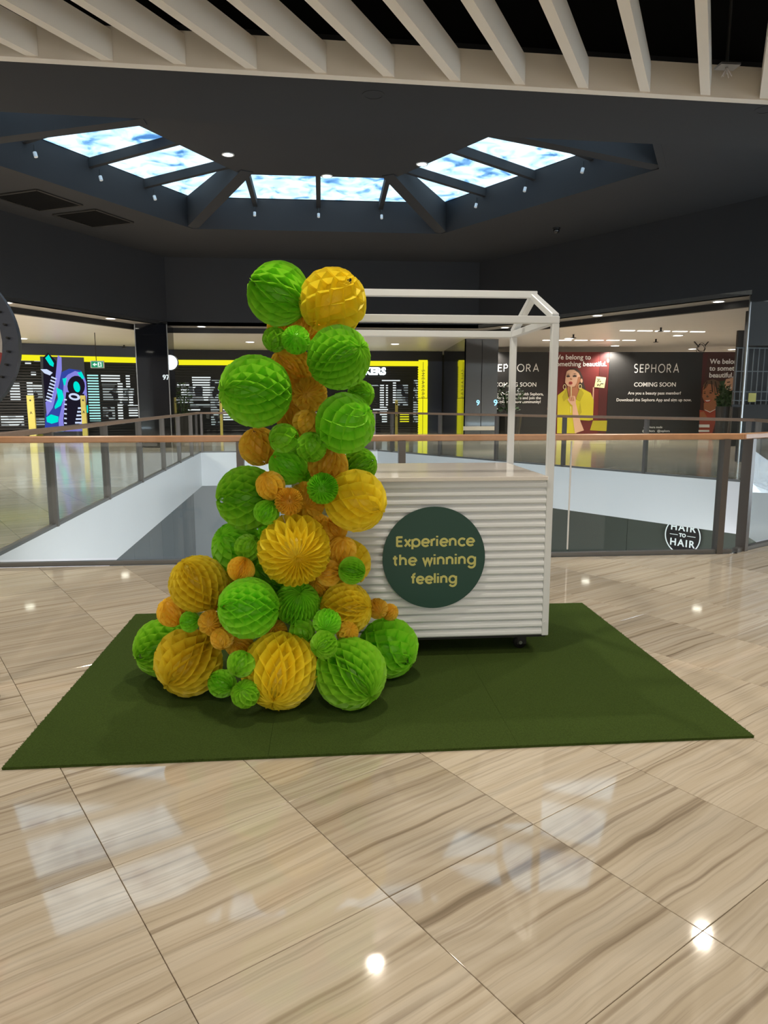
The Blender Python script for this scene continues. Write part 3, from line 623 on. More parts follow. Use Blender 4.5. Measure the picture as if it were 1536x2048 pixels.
# corrugated skins: 20 rolls, sharp lap at the foot of each
NR = 20; z0c, z1c = CB + .004, CT - .022
prof = []
for i in range(NR):
    for u, d in ((0, .0), (.06, .010), (.22, .014), (.5, .0125), (.8, .006), (.97, .0)): prof.append((z0c + (z1c - z0c) * (i + u) / NR, d))
prof.append((z1c, 0))
def corr(a, b, n):
    a = V(a); b = V(b); n = V(n); bm = B(); A = [bm.verts.new(V((a.x, a.y, z)) + n * d) for z, d in prof]; Bq = [bm.verts.new(V((b.x, b.y, z)) + n * d) for z, d in prof]
    A2 = [bm.verts.new(V((a.x, a.y, z)) - n * .004) for z, d in prof]; B2 = [bm.verts.new(V((b.x, b.y, z)) - n * .004) for z, d in prof]
    for i in range(len(prof) - 1):
        bm.faces.new((A[i], Bq[i], Bq[i + 1], A[i + 1])); bm.faces.new((A2[i], A2[i + 1], B2[i + 1], B2[i])); bm.faces.new((A[i], A[i + 1], A2[i + 1], A2[i])); bm.faces.new((Bq[i], B2[i], B2[i + 1], Bq[i + 1]))
    return bm
ob('corrugated_front', corr((CX0 + TB, CY0 + .014, 0), (CX1 - TB, CY0 + .014, 0), (0, -1, 0)), 'cart_white', cart)
ob('corrugated_back', corr((CX0 + TB, CY1 - .014, 0), (CX1 - TB, CY1 - .014, 0), (0, 1, 0)), 'cart_white', cart)
ob('corrugated_side', corr((CX0 + .014, CY0 + TB, 0), (CX0 + .014, CY1 - TB, 0), (-1, 0, 0)), 'cart_white', cart)
ob('corrugated_side', corr((CX1 - .014, CY0 + TB, 0), (CX1 - .014, CY1 - TB, 0), (1, 0, 0)), 'cart_white', cart)
ob('base_board', box(B(), (CX0 + .01, CY0 + .02, CB - .012), (CX1 - .01, CY1 - .02, CB)), 'black_matt', cart)
ob('screw_cap', cyl(B(), (CX1 - g, CY0 - .004, .19), (CX1 - g, CY0 + .002, .19), .010, n=12), 'cart_white', cart)
for x in (CX0 + .12, CX1 - .13):
    for y in (CY0 + .11, CY1 - .11):
        wz = MZ + .036
        fk = bev(box(B(), (x - .035, y - .035, CB - .020), (x + .035, y + .035, CB - .012)), .002); 
        for sg in (-1, 1): box(fk, (x - .02, y + sg * .020 - .003, wz - .008), (x + .032, y + sg * .020 + .003, CB - .018))
        cs = ob('caster', fk, 'rubber', cart); ob('wheel', cyl(B(), (x, y - .015, wz), (x, y + .015, wz), .036, n=24), 'rubber', cs, True); ob('hub', cyl(B(), (x, y - .024, wz), (x, y + .024, wz), .010, n=12), 'steel', cs)
# round sign with lettering
SCX, SCZ, SR, SY = .592, .571, .277, CY0 - .016
bm = cyl(B(), (SCX, SY, SCZ), (SCX, SY + .012, SCZ), SR, n=96); disc = ob('round_sign', bm, 'disc_green', cart, label='dark green disc with lime lettering')
def stroke(bm, pts, wd, y, y1):
    P = [V((p[0], 0, p[1])) for p in pts]; n = len(P); Lf, Rt = [], []
    for i in range(n):
        t = (P[min(i + 1, n - 1)] - P[max(i - 1, 0)]).normalized(); s = V((-t.z, 0, t.x))
        if 0 < i < n - 1:
            t0 = (P[i] - P[i - 1]).normalized(); c = max(.35, t0.dot(t)); k = 1 / c
        else: k = 1
        Lf.append(P[i] + s * (wd / 2 * k)); Rt.append(P[i] - s * (wd / 2 * k))
    loops = Lf + Rt[::-1]; f = [bm.verts.new((p.x, y, p.z)) for p in loops]; b = [bm.verts.new((p.x, y1, p.z)) for p in loops]; m = len(loops)
    for i in range(n - 1):
        bm.faces.new((f[i], f[i + 1], f[m - 2 - i], f[m - 1 - i]))
    for i in range(m): bm.faces.new((f[i], b[i], b[(i + 1) % m], f[(i + 1) % m]))
def arc(cx, cy, r, a0, a1, n=16, ry=None): return [(cx + r * cos(radians(a0 + (a1 - a0) * i / n)), cy + (ry or r) * sin(radians(a0 + (a1 - a0) * i / n))) for i in range(n + 1)]
GL = {'E': ([[(0, 0), (0, .7)], [(0, .66), (.38, .66)], [(0, .36), (.34, .36)], [(0, .04), (.38, .04)]], .50),
 'x': ([[(0, 0), (.38, .5)], [(0, .5), (.38, 0)]], .48), 'p': ([[(0, .5), (0, -.2)], arc(.25, .25, .25, 0, 360, 28)], .63),
 'e': ([arc(.25, .25, .25, 0, 318, 24), [(0, .25), (.5, .25)]], .62), 'r': ([[(0, 0), (0, .5)], arc(.2, .28, .2, 180, 75, 8)], .34),
 'i': ([[(0, 0), (0, .5)], [(0, .62), (0, .72)]], .19), 'n': ([[(0, 0), (0, .5)], arc(.2, .29, .2, 180, 0, 12) + [(.4, 0)]], .58),
 'c': ([arc(.25, .25, .25, 42, 318, 22)], .54), 't': ([[(.1, .66), (.1, .14)] + arc(.22, .14, .12, 180, 275, 6)[1:], [(-.05, .48), (.26, .48)]], .40),
 'h': ([[(0, 0), (0, .74)], arc(.2, .29, .2, 180, 0, 12) + [(.4, 0)]], .58), 'w': ([[(0, .5), (.16, .02), (.32, .5)], [(.32, .5), (.48, .02), (.64, .5)]], .76),
 'g': ([arc(.25, .25, .25, 0, 360, 28), [(.5, .5), (.5, -.02)] + arc(.25, -.02, .25, 0, -150, 14)[1:]], .66),
 'f': ([[(.1, 0), (.1, .58)] + arc(.24, .58, .14, 180, 75, 8)[1:], [(-.05, .48), (.26, .48)]], .34), 'l': ([[(0, 0), (0, .74)]], .19), ' ': ([], .26),
 'S': ([arc(.2, .53, .17, 40, 262, 12) + arc(.2, .18, .18, 82, -140, 12)], .56), 'P': ([[(0, 0), (0, .7)], [(0, .67), (.2, .67)] + arc(.2, .5, .17, 90, -90, 10) + [(0, .33)]], .56),
 'H': ([[(0, 0), (0, .7)], [(.46, 0), (.46, .7)], [(0, .36), (.46, .36)]], .68), 'O': ([arc(.33, .35, .34, 0, 360, 30)], .84), 'R': ([[(0, 0), (0, .7)], [(0, .67), (.2, .67)] + arc(.2, .5, .17, 90, -90, 10) + [(0, .33)], [(.18, .33), (.42, 0)]], .62),
 'A': ([[(0, 0), (.28, .7), (.56, 0)], [(.1, .22), (.46, .22)]], .64)}
def line_width(s, track=0): return sum(GL[c][1] + track for c in s)
def letter_line(bm, s, x, z, em, wd, y, y1, track=0):
    for ch in s:
        st, adv = GL[ch]
        for q in st:
            lay = (len(bm.verts) // 4) % 7 * .00012
            stroke(bm, [(x + a * em, z + b * em) for a, b in q], wd, y - lay, y1)
        x += (adv + track) * em
for body, xl, xr, zb in (('Experience', .386, .802, .637), ('the winning', .368, .812, .536), ('feeling', .466, .710, .434)):
    bm = B(); em = (xr - xl) / (line_width(body, .05) - .16); letter_line(bm, body, xl + .006, zb, em, .0112, SY - .0015, SY, .05)
    ob('lettering', bm, 'letter_lime', disc)

# ================================================================== HONEYCOMB PAPER BALLS
def honeycomb(seed, N, J, a, ph, mat):
    """unit tissue ball: N half-disc sheets glued in alternating bands, axis along +Z"""
    rnd = random.Random(seed); bm = bmesh.new()
    base = [2 * pi * i / N + a * sin(2 * pi * i / N + ph) + .07 * sin(4 * pi * i / N + 2 * ph) + rnd.uniform(-.1, .1) * 2 * pi / N for i in range(N)]
    def nb(i, s):
        j = i + s; b = base[j % N]
        return b + (2 * pi if j >= N else 0) - (2 * pi if j < 0 else 0)
    rows = [(0.0, None)]
    for j in range(J):
        t = (j + .5) / J
        rows += [(t - .5 / J + .16 / J, None)] if j == 0 else [(t - .5 / J, None)]
        rows += [(t - .09 / J, j), (t + .09 / J, j)]
    rows += [(1 - .16 / J, None), (1.0, None)]
    amp = .97
    for i in range(N):
        outer, inner = [], []
        jit = rnd.uniform(-.02, .012); tilt = rnd.uniform(-.012, .012)
        for k, (t, j) in enumerate(rows):
            if j is not None: th = base[i] + amp * ((base[i] + nb(i, 1 if (i + j) % 2 == 0 else -1)) / 2 - base[i])
            elif k in (0, 1, len(rows) - 2, len(rows) - 1): th = base[i]
            else:
                jj = rows[k - 1][1]; q0 = (nb(i, 1 if (i + jj) % 2 == 0 else -1) + base[i]) / 2; q1 = (nb(i, 1 if (i + jj + 1) % 2 == 0 else -1) + base[i]) / 2; th = (q0 + q1) / 2
            r = 1 + jit + (rnd.uniform(-.014, .010) if 0 < k < len(rows) - 1 else 0); f = pi * t
            dent = .05 * math.exp(-(t / .05) ** 2) + .05 * math.exp(-((1 - t) / .05) ** 2)
            ro = r * sin(f); z = r * cos(f) * (1 - dent) + tilt
            outer.append(bm.verts.new((ro * cos(th), ro * sin(th), z))); inner.append(bm.verts.new((ro * .58 * cos(th), ro * .58 * sin(th), z * .93)))
        for k in range(len(rows) - 1):
            try: bm.faces.new((outer[k], outer[k + 1], inner[k + 1], inner[k]))
            except ValueError: pass
    nr, ns = 10, 24; core = [[bm.verts.new((.62 * sin(pi * a_ / nr) * cos(2 * pi * b_ / ns), .62 * sin(pi * a_ / nr) * sin(2 * pi * b_ / ns), .78 * cos(pi * a_ / nr))) for b_ in range(ns)] for a_ in range(1, nr)]
    bm.faces.new(core[0]); bm.faces.new(core[-1][::-1])
    for a_ in range(nr - 2):
        for b_ in range(ns): bm.faces.new((core[a_][b_], core[a_ + 1][b_], core[a_ + 1][(b_ + 1) % ns], core[a_][(b_ + 1) % ns]))
    me = bpy.data.meshes.new('paper_ball'); bm.to_mesh(me); bm.free(); me.materials.append(M[mat]); return me
VAR = {}
for mat in ('g', 'y', 'o'):
    VAR[mat, 'L'] = [honeycomb(10 + k, n, j, a, p, 'paper_' + mat) for k, (n, j, a, p) in enumerate(((32, 10, .30, .4), (30, 9, .42, 2.2), (36, 11, .18, 4.0), (32, 10, .48, 5.2)))]
    VAR[mat, 'F'] = [honeycomb(50 + k, n, j, a, p, 'paper_' + mat) for k, (n, j, a, p) in enumerate(((56, 6, .40, 1.2), (48, 8, .30, 3.6), (60, 7, .45, 5.0), (52, 9, .35, 2.4)))]
    VAR[mat, 'S'] = [honeycomb(30 + k, n, j, a, p, 'paper_' + mat) for k, (n, j, a, p) in enumerate(((26, 8, .3, 1.0), (28, 7, .4, 3.1), (30, 7, .15, 5.0), (24, 6, .4, 2.0)))]
BALLS = [
    ('g',-0.191,3.443,1.893,0.142,-0.89,0.15,0.44, "large shaded green paper ball highest on the column, dark cells facing forward"),
    ('y',0.060,3.377,1.851,0.147,0.63,-0.24,0.74, "large yellow paper ball on top of the column, touching the white roof rails"),
    ('o',-0.183,3.589,1.756,0.074,-0.37,-0.77,0.53, "crumpled orange paper ball squeezed below the topmost green ball"),
    ('o',-0.078,3.509,1.761,0.059,0.06,-0.47,0.88, "small orange pleated ball peeking below the topmost yellow ball"),
    ('g',-0.206,3.360,1.680,0.056,-0.24,-0.50,-0.83, "small green ball half behind the rosette-like green ball near the top"),
    ('g',-0.108,3.280,1.672,0.062,0.01,-0.99,0.15, "small green ball facing forward like a rosette near the column top"),
    ('g',0.081,3.280,1.596,0.138,0.68,-0.67,0.30, "large green ball directly below the topmost yellow ball, pleats meeting at its side"),
    ('o',-0.141,3.480,1.560,0.099,-0.60,-0.53,0.60, "medium orange ball with long drooping pleats above the orange star"),
    ('g',-0.292,3.260,1.444,0.156,-0.83,-0.56,0.02, "large bright green ball bulging out on the shutter side of the upper column"),
    ('o',-0.054,3.410,1.432,0.081,-0.19,-0.98,0.00, "orange ball opened into a star between two large green balls"),
    ('g',0.195,3.520,1.434,0.065,0.80,-0.60,-0.02, "small dark green ball peeking out beside the lit shop lettering"),
    ('g',0.106,3.245,1.301,0.134,0.74,-0.52,0.43, "large green ball level with the far handrail, above the cart's countertop"),
    ('o',-0.139,3.491,1.330,0.081,-0.26,-0.65,0.71, "flattened orange ball behind the small one between the upper green balls"),
    ('o',-0.069,3.326,1.299,0.064,0.26,-0.49,0.83, "small golden ball with a pinched top above the pair of small green balls"),
    ('o',-0.300,3.460,1.186,0.092,-0.31,-0.15,0.94, "medium orange ball with creased front at the near handrail's height"),
    ('g',-0.171,3.277,1.233,0.067,-0.89,-0.42,-0.18, "small green ball with side pole touching the creased orange ball at handrail height"),
    ('g',-0.047,3.273,1.194,0.068,0.17,-0.37,0.91, "small green ball just under the small golden pinched ball"),
    ('g',-0.158,3.335,1.105,0.087,-0.81,-0.08,0.58, "medium green ball with wide cells below the two small green balls"),
    ('o',0.028,3.380,1.104,0.094,0.26,-0.49,0.83, "medium orange ball with pinched top above the forward-facing deep green rosette"),
    ('g',0.188,3.520,1.088,0.083,0.87,-0.34,0.35, "dark green ball tucked behind, touching the countertop's back glass view"),
    ('g',-0.355,3.393,0.946,0.148,-0.97,-0.22,-0.05, "large light green ball with open cells on the void side at countertop height"),
    ('o',-0.235,3.249,1.021,0.065,-0.26,-0.65,0.71, "small orange ball with crumpled cells in front of the open-celled green ball"),
    ('o',-0.152,3.205,0.953,0.062,0.11,-0.98,0.15, "small pale orange ball with its pole facing forward like a button"),
    ('o',-0.069,3.380,0.935,0.089,-0.09,-0.98,-0.20, "orange star-like ball behind the pale orange button ball"),
    ('g',0.001,3.192,1.012,0.069,-0.09,-0.99,0.10, "small deep green rosette with dense pleats facing forward at countertop height"),
    ('y',0.154,3.294,0.942,0.141,0.81,-0.52,-0.29, "large yellow ball with swirling cells overlapping the cart front below the countertop"),
    ('g',-0.255,3.232,0.900,0.058,-0.45,-0.53,-0.72, "small green ball with few cells tucked above the biggest central yellow ball"),
    ('g',-0.416,3.448,0.695,0.123,-0.55,-0.58,0.60, "large bright green ball crinkled at the bottom, beside the void's near glass"),
    ('g',-0.348,3.284,0.728,0.062,0.56,-0.48,0.67, "small green ball in front of the crinkled large green ball"),
    ('y',-0.133,3.219,0.726,0.161,0.11,-0.99,0.00, "largest central yellow ball with pleats fanning from its front pole"),
    ('o',0.054,3.410,0.787,0.067,0.44,-0.75,-0.50, "orange ball in shadow behind the swirling yellow ball's underside"),
    ('o',0.092,3.336,0.697,0.066,0.06,-0.47,0.88, "small orange ball with gaping cell above the small dense green ball"),
    ('y',0.122,3.500,0.598,0.114,0.23,-0.85,-0.48, "broad yellow ball behind the small dense green one, against the corrugated front"),
    ('g',0.131,3.225,0.622,0.062,-0.93,-0.27,0.26, "small dense green ball with fine cells near the round sign's edge"),
    ('o',0.024,3.281,0.599,0.061,-0.85,-0.52,0.09, "small golden ball touching the lower right rim of the central yellow ball"),
    ('o',-0.376,3.221,0.639,0.061,-0.34,-0.42,-0.84, "small bright orange ball with fine pleats below the crinkled green ball"),
    ('g',-0.277,3.379,0.567,0.095,-0.54,-0.48,0.69, "dark green pleated ball half hidden under the central yellow ball"),
    ('y',-0.484,3.460,0.523,0.063,-0.07,-0.78,0.63, "small yellow ball hidden behind the bright orange fine-pleated ball"),
    ('y',-0.590,3.319,0.552,0.130,-0.43,-0.28,0.86, "large yellow ball with crumpled open cells at the column's outer shoulder"),
    ('o',-0.720,3.350,0.410,0.073,-0.33,-0.36,0.87, "medium orange ball hanging under the crumpled yellow shoulder ball"),
    ('g',-0.815,3.534,0.168,0.140,-0.85,-0.49,-0.22, "large green ball lying at the outer end of the heap on the turf"),
    ('y',-0.648,3.311,0.170,0.158,-0.52,-0.74,-0.44, "large yellow ball lying on the turf in front of the outermost green ball"),
    ('g',-0.629,3.282,0.379,0.049,-0.93,-0.35,-0.03, "tiny dark green ball wedged under the crumpled yellow shoulder ball"),
    ('o',-0.519,3.205,0.395,0.057,0.01,-0.99,0.15, "small orange rosette facing forward above the outer floor yellow ball"),
    ('o',-0.462,3.147,0.337,0.051,0.13,-0.80,-0.59, "small orange ball with a dark slit below the orange rosette"),
    ('o',-0.396,3.220,0.286,0.064,-0.37,-0.77,0.53, "dim orange ball deep between the lower yellow balls"),
    ('g',-0.339,3.142,0.479,0.133,-0.93,-0.32,0.16, "large light green ball with big diamond cells in the column's lower middle"),
    ('g',-0.365,3.011,0.265,0.060,-0.36,-0.67,-0.65, "small green ball uppermost of the three small green balls on the turf"),
    ('g',-0.479,3.210,0.097,0.064,0.75,-0.66,-0.11, "small green ball outermost of the three small green balls on the turf"),
    ('g',-0.347,2.980,0.139,0.060,-0.17,-0.76,0.63, "small green ball frontmost of the three small green balls on the turf"),
    ('y',-0.204,3.134,0.181,0.169,-0.15,-0.83,-0.54, "large yellow ball lying frontmost on the turf, pole pointing down"),
    ('g',0.119,3.098,0.170,0.158,0.54,-0.74,-0.40, "large green ball lying on the turf beside the frontmost yellow ball"),
    ('g',0.322,3.450,0.162,0.150,0.74,-0.52,-0.44, "large green ball at the cart side of the heap, below the corrugated front"),
    ('g',-0.128,3.310,0.448,0.104,0.19,-0.72,0.67, "medium green ball with fine drooping pleats under the central yellow ball"),
    ('y',0.107,3.335,0.407,0.124,0.89,-0.44,0.16, "large orange-yellow ball with side pole, below the small dense green ball"),
    ('o',0.264,3.392,0.386,0.051,0.22,-0.96,-0.16, "tiny orange ball peeking out beside the side-poled orange-yellow ball"),
    ('o',0.331,3.436,0.353,0.042,0.44,-0.66,0.60, "tiny orange wedge of a ball against the corrugated front above the cart-side green ball"),
    ('g',0.013,3.139,0.402,0.063,-0.19,-0.97,-0.15, "small green ball with a tear-shaped cell under the fine-pleated green ball"),
    ('g',-0.002,2.997,0.347,0.060,-0.57,-0.82,-0.07, "small green ball with bright pole just above the turf's large green ball"),
    ('g',-0.104,3.237,0.333,0.060,0.54,-0.67,-0.51, "small dark green ball between the lower green balls above the frontmost yellow"),
    ('o',0.108,3.198,0.332,0.051,0.24,-0.75,0.62, "small crumpled orange ball above the turf's large green ball"),
    ('o',-0.229,3.295,0.317,0.052,-0.07,-0.78,0.63, "tiny orange ball peeking above the frontmost yellow ball"),
    ('o',-0.027,3.403,0.505,0.053,-0.27,-0.80,0.53, "tiny orange ball under the central yellow ball in shadow"),
    ('o',-0.024,3.495,0.793,0.059,0.11,-0.98,-0.15, "tiny orange ball behind the side of the swirling yellow ball"),
    ('o',-0.023,3.595,1.727,0.060,0.13,-0.77,0.62, "small orange ball deep in the gap between the topmost yellow and the green below it"),
    ('o',-0.115,3.585,1.239,0.064,-0.28,-0.92,-0.26, "dim orange ball deep behind the small golden pinched ball"),
    ('o',-0.138,3.572,1.431,0.058,0.22,-0.96,-0.16, "dim orange ball deep behind the orange star"),
    ('g',-0.080,3.560,1.056,0.064,0.33,-0.79,0.52, "dark green ball deep behind the two small green balls at countertop height"),
    ('g',-0.241,3.530,0.450,0.075,-0.38,-0.85,-0.37, "dark green ball in the gap under the central yellow ball on the shutter side"),
    ('g',-0.253,3.560,0.754,0.070,0.02,-0.88,-0.47, "dark green ball deep above the central yellow ball"),
    ('o',-0.541,3.500,0.432,0.066,0.22,-0.91,0.34, "dim orange ball deep between the crumpled yellow shoulder ball and the diamond-celled green one"),
    ('g',-0.216,3.422,0.395,0.063,-0.28,-0.85,0.44, "dark green ball deep between the diamond-celled and fine-pleated green balls"),
    ('g',0.031,3.498,0.406,0.070,0.12,-0.92,-0.36, "dark green ball deep behind the side-poled orange-yellow ball"),
    ('o',-0.118,3.327,0.232,0.062,0.01,-1.00,-0.05, "dim orange ball deep above the gap between the two frontmost floor balls"),
]
rnd = random.Random(77)
NAME = {'g': 'green', 'y': 'yellow', 'o': 'orange'}
for k, (c, x, y, z, r, ax, ay, az, lb) in enumerate(BALLS):
    size = 'F' if k in (0, 19, 22, 24, 29, 33, 35, 36, 53) else 'L' if r > .095 else 'S'
    me = VAR[c, size][k % 4]; o = bpy.data.objects.new('paper_ball', me); C.objects.link(o); o.location = (x, y, z)
    q = V((0, 0, 1)).rotation_difference(V((ax, ay, az))); spin = Matrix.Rotation(rnd.uniform(0, 2 * pi), 4, 'Z')
    o.rotation_euler = (q.to_matrix().to_4x4() @ spin).to_euler(); sq = rnd.uniform(.95, 1.0) if r > .095 else rnd.uniform(.9, 1.0); r *= 1.055
    o.scale = (r, r, r * sq); tag(o, lb, 'paper ball', 'honeycomb paper balls on the display column')
# ================================================================== PRIZE WHEEL
wc = V((-1.715, 3.36, 1.66)); wn = V((.12, -1, 0)).normalized(); ws = V((1, .12, 0)).normalized(); WR = .372
t = thing('prize_wheel', (wc.x, wc.y + .06, 0), 'upright prize wheel with navy pegged rim and white and red segments', 'prize wheel')
ob('rim', ring(B(), wc, wn, WR, WR * .82, .05, 72), 'navy', t)
for k in range(12):
    a0 = radians(-8.6 + 60 * (k // 2) + (0 if k % 2 == 0 else 40)); a1 = a0 + radians(40 if k % 2 == 0 else 20); bm = B(); rr = WR * .81
    top = [wc + wn * .012] + [wc + wn * .012 + ws * rr * cos(a0 + (a1 - a0) * i / 4) + V((0, 0, rr * sin(a0 + (a1 - a0) * i / 4))) for i in range(5)]
    f = [bm.verts.new(p) for p in top]; b = [bm.verts.new(p - wn * .02) for p in top]; bm.faces.new(f); bm.faces.new(b[::-1])
    for i in range(6): bm.faces.new((f[i], b[i], b[(i + 1) % 6], f[(i + 1) % 6]))
    ob('segment', bm, 'face_white' if k % 2 == 0 else 'face_red', t)
for k in range(36):
    a = radians(3 + 10 * k); p = wc + ws * WR * .90 * cos(a) + V((0, 0, WR * .90 * sin(a))) + wn * .025; ob('peg', cyl(B(), p, p + wn * .035, .005, n=8), 'black_matt', t)
ob('hub', cyl(B(), wc - wn * .05, wc + wn * .04, .04, n=24), 'navy', t); ob('post', bar(B(), wc - wn * .06 + V((0, 0, 0)), (wc.x - wn.x * .06, wc.y - wn.y * .06, .05), .05, .05), 'black_matt', t)
for s, nm in ((-1, ''), (1, '')):
    p = V((wc.x, wc.y + .06, .06)); ob('foot', bar(B(), p, V((p.x + s * .16, p.y - .10, .05)), .04, .03), 'black_matt', t)
ob('foot', bar(B(), V((wc.x, wc.y + .06, .06)), V((wc.x, wc.y + .32, .05)), .04, .03), 'black_matt', t)
for q in ((wc.x - .16, wc.y - .04), (wc.x + .16, wc.y - .04), (wc.x, wc.y + .32)): ob('caster', cyl(B(), (q[0], q[1] - .012, .024), (q[0], q[1] + .012, .024), .024, n=16), 'rubber', t)

# ================================================================== BALUSTRADES
def balustrade(p, q, posts, label, hand='timber', skip_ends=(0, 0), hw=.075, hh=.055, seam=None):
    p = V((*p, 0)); q = V((*q, 0)); L = (q - p).length; d = (q - p).normalized(); n = V((d.y, -d.x, 0)); o = (p + q) / 2
    t = thing('balustrade', o, label, 'railing', 'glass balustrades round the opening')
    ob('base_channel', bar(B(), p + V((0, 0, .016)), q + V((0, 0, .016)), .055, .036), 'lip_grey', t)
    ob('handrail', bev(bar(B(), p + V((0, 0, 1.085)) - d * .03, q + V((0, 0, 1.085)) + d * .03, hw, hh), .008), hand, t)
    cuts = [0] + sorted(posts) + [L]
    for u in posts:
        c = p + d * u; ob('post', bar(B(), c + V((0, 0, .0)), c + V((0, 0, 1.06)), .058, .095, up=n), 'bronze', t)
    for a, b in zip(cuts[:-1], cuts[1:]):
        if b - a < .2: continue
        sub = [a + .035, b - .035]
        if seam and sub[0] < seam < sub[1]: sub = [sub[0], seam - .004, seam + .004, sub[1]]
        for k in range(0, len(sub), 2):
            bm = bar(B(), p + d * sub[k] + V((0, 0, .555)), p + d * sub[k + 1] + V((0, 0, .555)), .010, .99); ob('glass_pane', bm, 'rail_glass', t)
        if len(sub) == 4: ob('pane_joint', bar(B(), p + d * seam + V((0, 0, .06)), p + d * seam + V((0, 0, 1.05)), .012, .012, up=n), 'white_paint', t, label='pale glass edge joint')
    return t
NY = 6.21
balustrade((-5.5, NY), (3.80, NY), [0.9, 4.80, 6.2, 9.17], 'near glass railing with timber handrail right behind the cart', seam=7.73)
balustrade((3.86, 6.235), C_, [.12, 1.45, 2.75], 'chamfered glass railing turning away beyond the near corner post')
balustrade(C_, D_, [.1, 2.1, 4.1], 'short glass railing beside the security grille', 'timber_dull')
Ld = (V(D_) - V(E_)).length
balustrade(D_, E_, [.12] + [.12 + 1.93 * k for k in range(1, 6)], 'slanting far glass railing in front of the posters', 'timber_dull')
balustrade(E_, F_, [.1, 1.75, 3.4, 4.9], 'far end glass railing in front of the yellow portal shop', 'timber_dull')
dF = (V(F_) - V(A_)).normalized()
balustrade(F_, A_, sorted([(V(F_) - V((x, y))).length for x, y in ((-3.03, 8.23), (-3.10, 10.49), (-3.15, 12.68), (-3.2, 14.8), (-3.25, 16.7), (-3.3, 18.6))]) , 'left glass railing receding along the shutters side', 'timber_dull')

# ================================================================== LOWER SHOP SIGN
hp = Plane((5.5 + .0, 16.0), (5.5 + .56, 16.0 - .83)); 
off = .0; c = hp.hit(1365, 1072); u0 = (c - hp.p).dot(hp.d); R_ = .375
t = thing('round_shop_sign', c, 'round black shop sign with white ring reading HAIR TO HAIR below the slab', 'sign')
n = hp.n
ob('disc', cyl(B(), c - n * .05, c, R_, n=64), 'black_matt', t); ob('ring', ring(B(), c + n * .004, n, R_, R_ * .95, .01, 64), 'lit_white', t)
def lsign(txt, z, size, sp=1.0, bold=.004):
    f = hp.frame(1365, 1072); f = f @ Matrix.Translation((0, z, .004)); ob('lettering', mesh_text(txt, size, f, .002, spacing=sp, bold=bold), 'lit_white', t)
lsign('HAIR', .165, .20, 1.25); lsign('TO', .01, .10, 1.0); lsign('HAIR', -.15, .20, 1.25)
bm = B()
for s in (-1, 1): hp.slab(bm, u0 + (.10 if s > 0 else -.27), u0 + (.27 if s > 0 else -.10), c.z + .006, c.z + .016, .006, .006)
ob('rule', bm, 'lit_white', t)

# ================================================================== SPORTS SHOP FRONTS (two shuttered bays)
PA = Plane((-11.3, 28.4), (-3.3, 31.3)); PB = Plane((-3.3, 31.4), (5.3, 31.5)); 
def shutter_bay(pl, px0, px1, label, lit, yellow_y, nm):
    t = thing('shop_front', pl.hit((px0 + px1) / 2, 760) * 1, label, 'shop front', 'shuttered shop fronts'); t.location.z = 0; ORI[t.name] = V(t.location)
    u0, u1 = pl.uz(px0, 760)[0], pl.uz(px1, 760)[0]
    ob('fascia', pl.slab(B(), u0, u1, 3.14, 3.56, .02, .3), 'navy' if nm == 'A' else 'black_matt', t)
    ob('back_wall', pl.slab(B(), u0, u1, 0, 3.56, -1.9, .1), 'black_matt', t)
    un = u1 if nm == 'A' else pl.uz(855, 760)[0]
    ob('neon_strip', pl.slab(B(), u0, un, 2.93, 3.14, .05, .12), 'neon_yellow', t)
    if nm == 'B': ob('side_wall', pl.slab(B(), un + .01, u1, 0, 3.14, .03, .3), 'navy', t)
    bm = B(); z = .02
    while z < 2.9: pl.slab(bm, u0, un, z, z + .055, -.02, .012); z += .105
    ob('shutter_slats', bm, 'black_matt', t, kind='stuff')
    for (x0, y0, x1, y1, m) in lit:
        ob('lit_display', pl.pslab(B(), x0, y0, x1, y1, -.5, .05), m, t)
    return t
litA = [(28, 719, 84, 721.5, 'lit_racks'), (50, 722, 62, 730, 'lit_white'), (68, 722, 84, 724, 'lit_white'), (62, 744, 72, 752, 'lit_white'), (20, 766, 40, 800, 'lit_white'), (54, 762, 66, 795, 'lit_white'), (66, 768, 88, 778, 'lit_white'), (68, 780, 88, 798, 'lit_racks'), (2, 832, 48, 854, 'lit_shoes'), (66, 836, 92, 850, 'lit_racks'),
        (177, 748, 199, 842, 'lit_cyan'), (202, 748, 240, 764, 'lit_white'), (236, 764, 246, 800, 'lit_white'), (252, 748, 260, 776, 'lit_white'), (204, 768, 234, 772, 'lit_racks'), (246, 776, 268, 790, 'lit_racks'), (258, 780, 266, 812, 'lit_white'), (236, 806, 246, 838, 'lit_white'), (256, 810, 276, 812, 'lit_white'), (206, 774, 236, 800, 'lit_racks'), (240, 794, 256, 810, 'lit_shoes'), (258, 816, 276, 834, 'lit_white'), (206, 812, 230, 838, 'lit_racks'), (277, 748, 281, 835, 'lit_racks')]
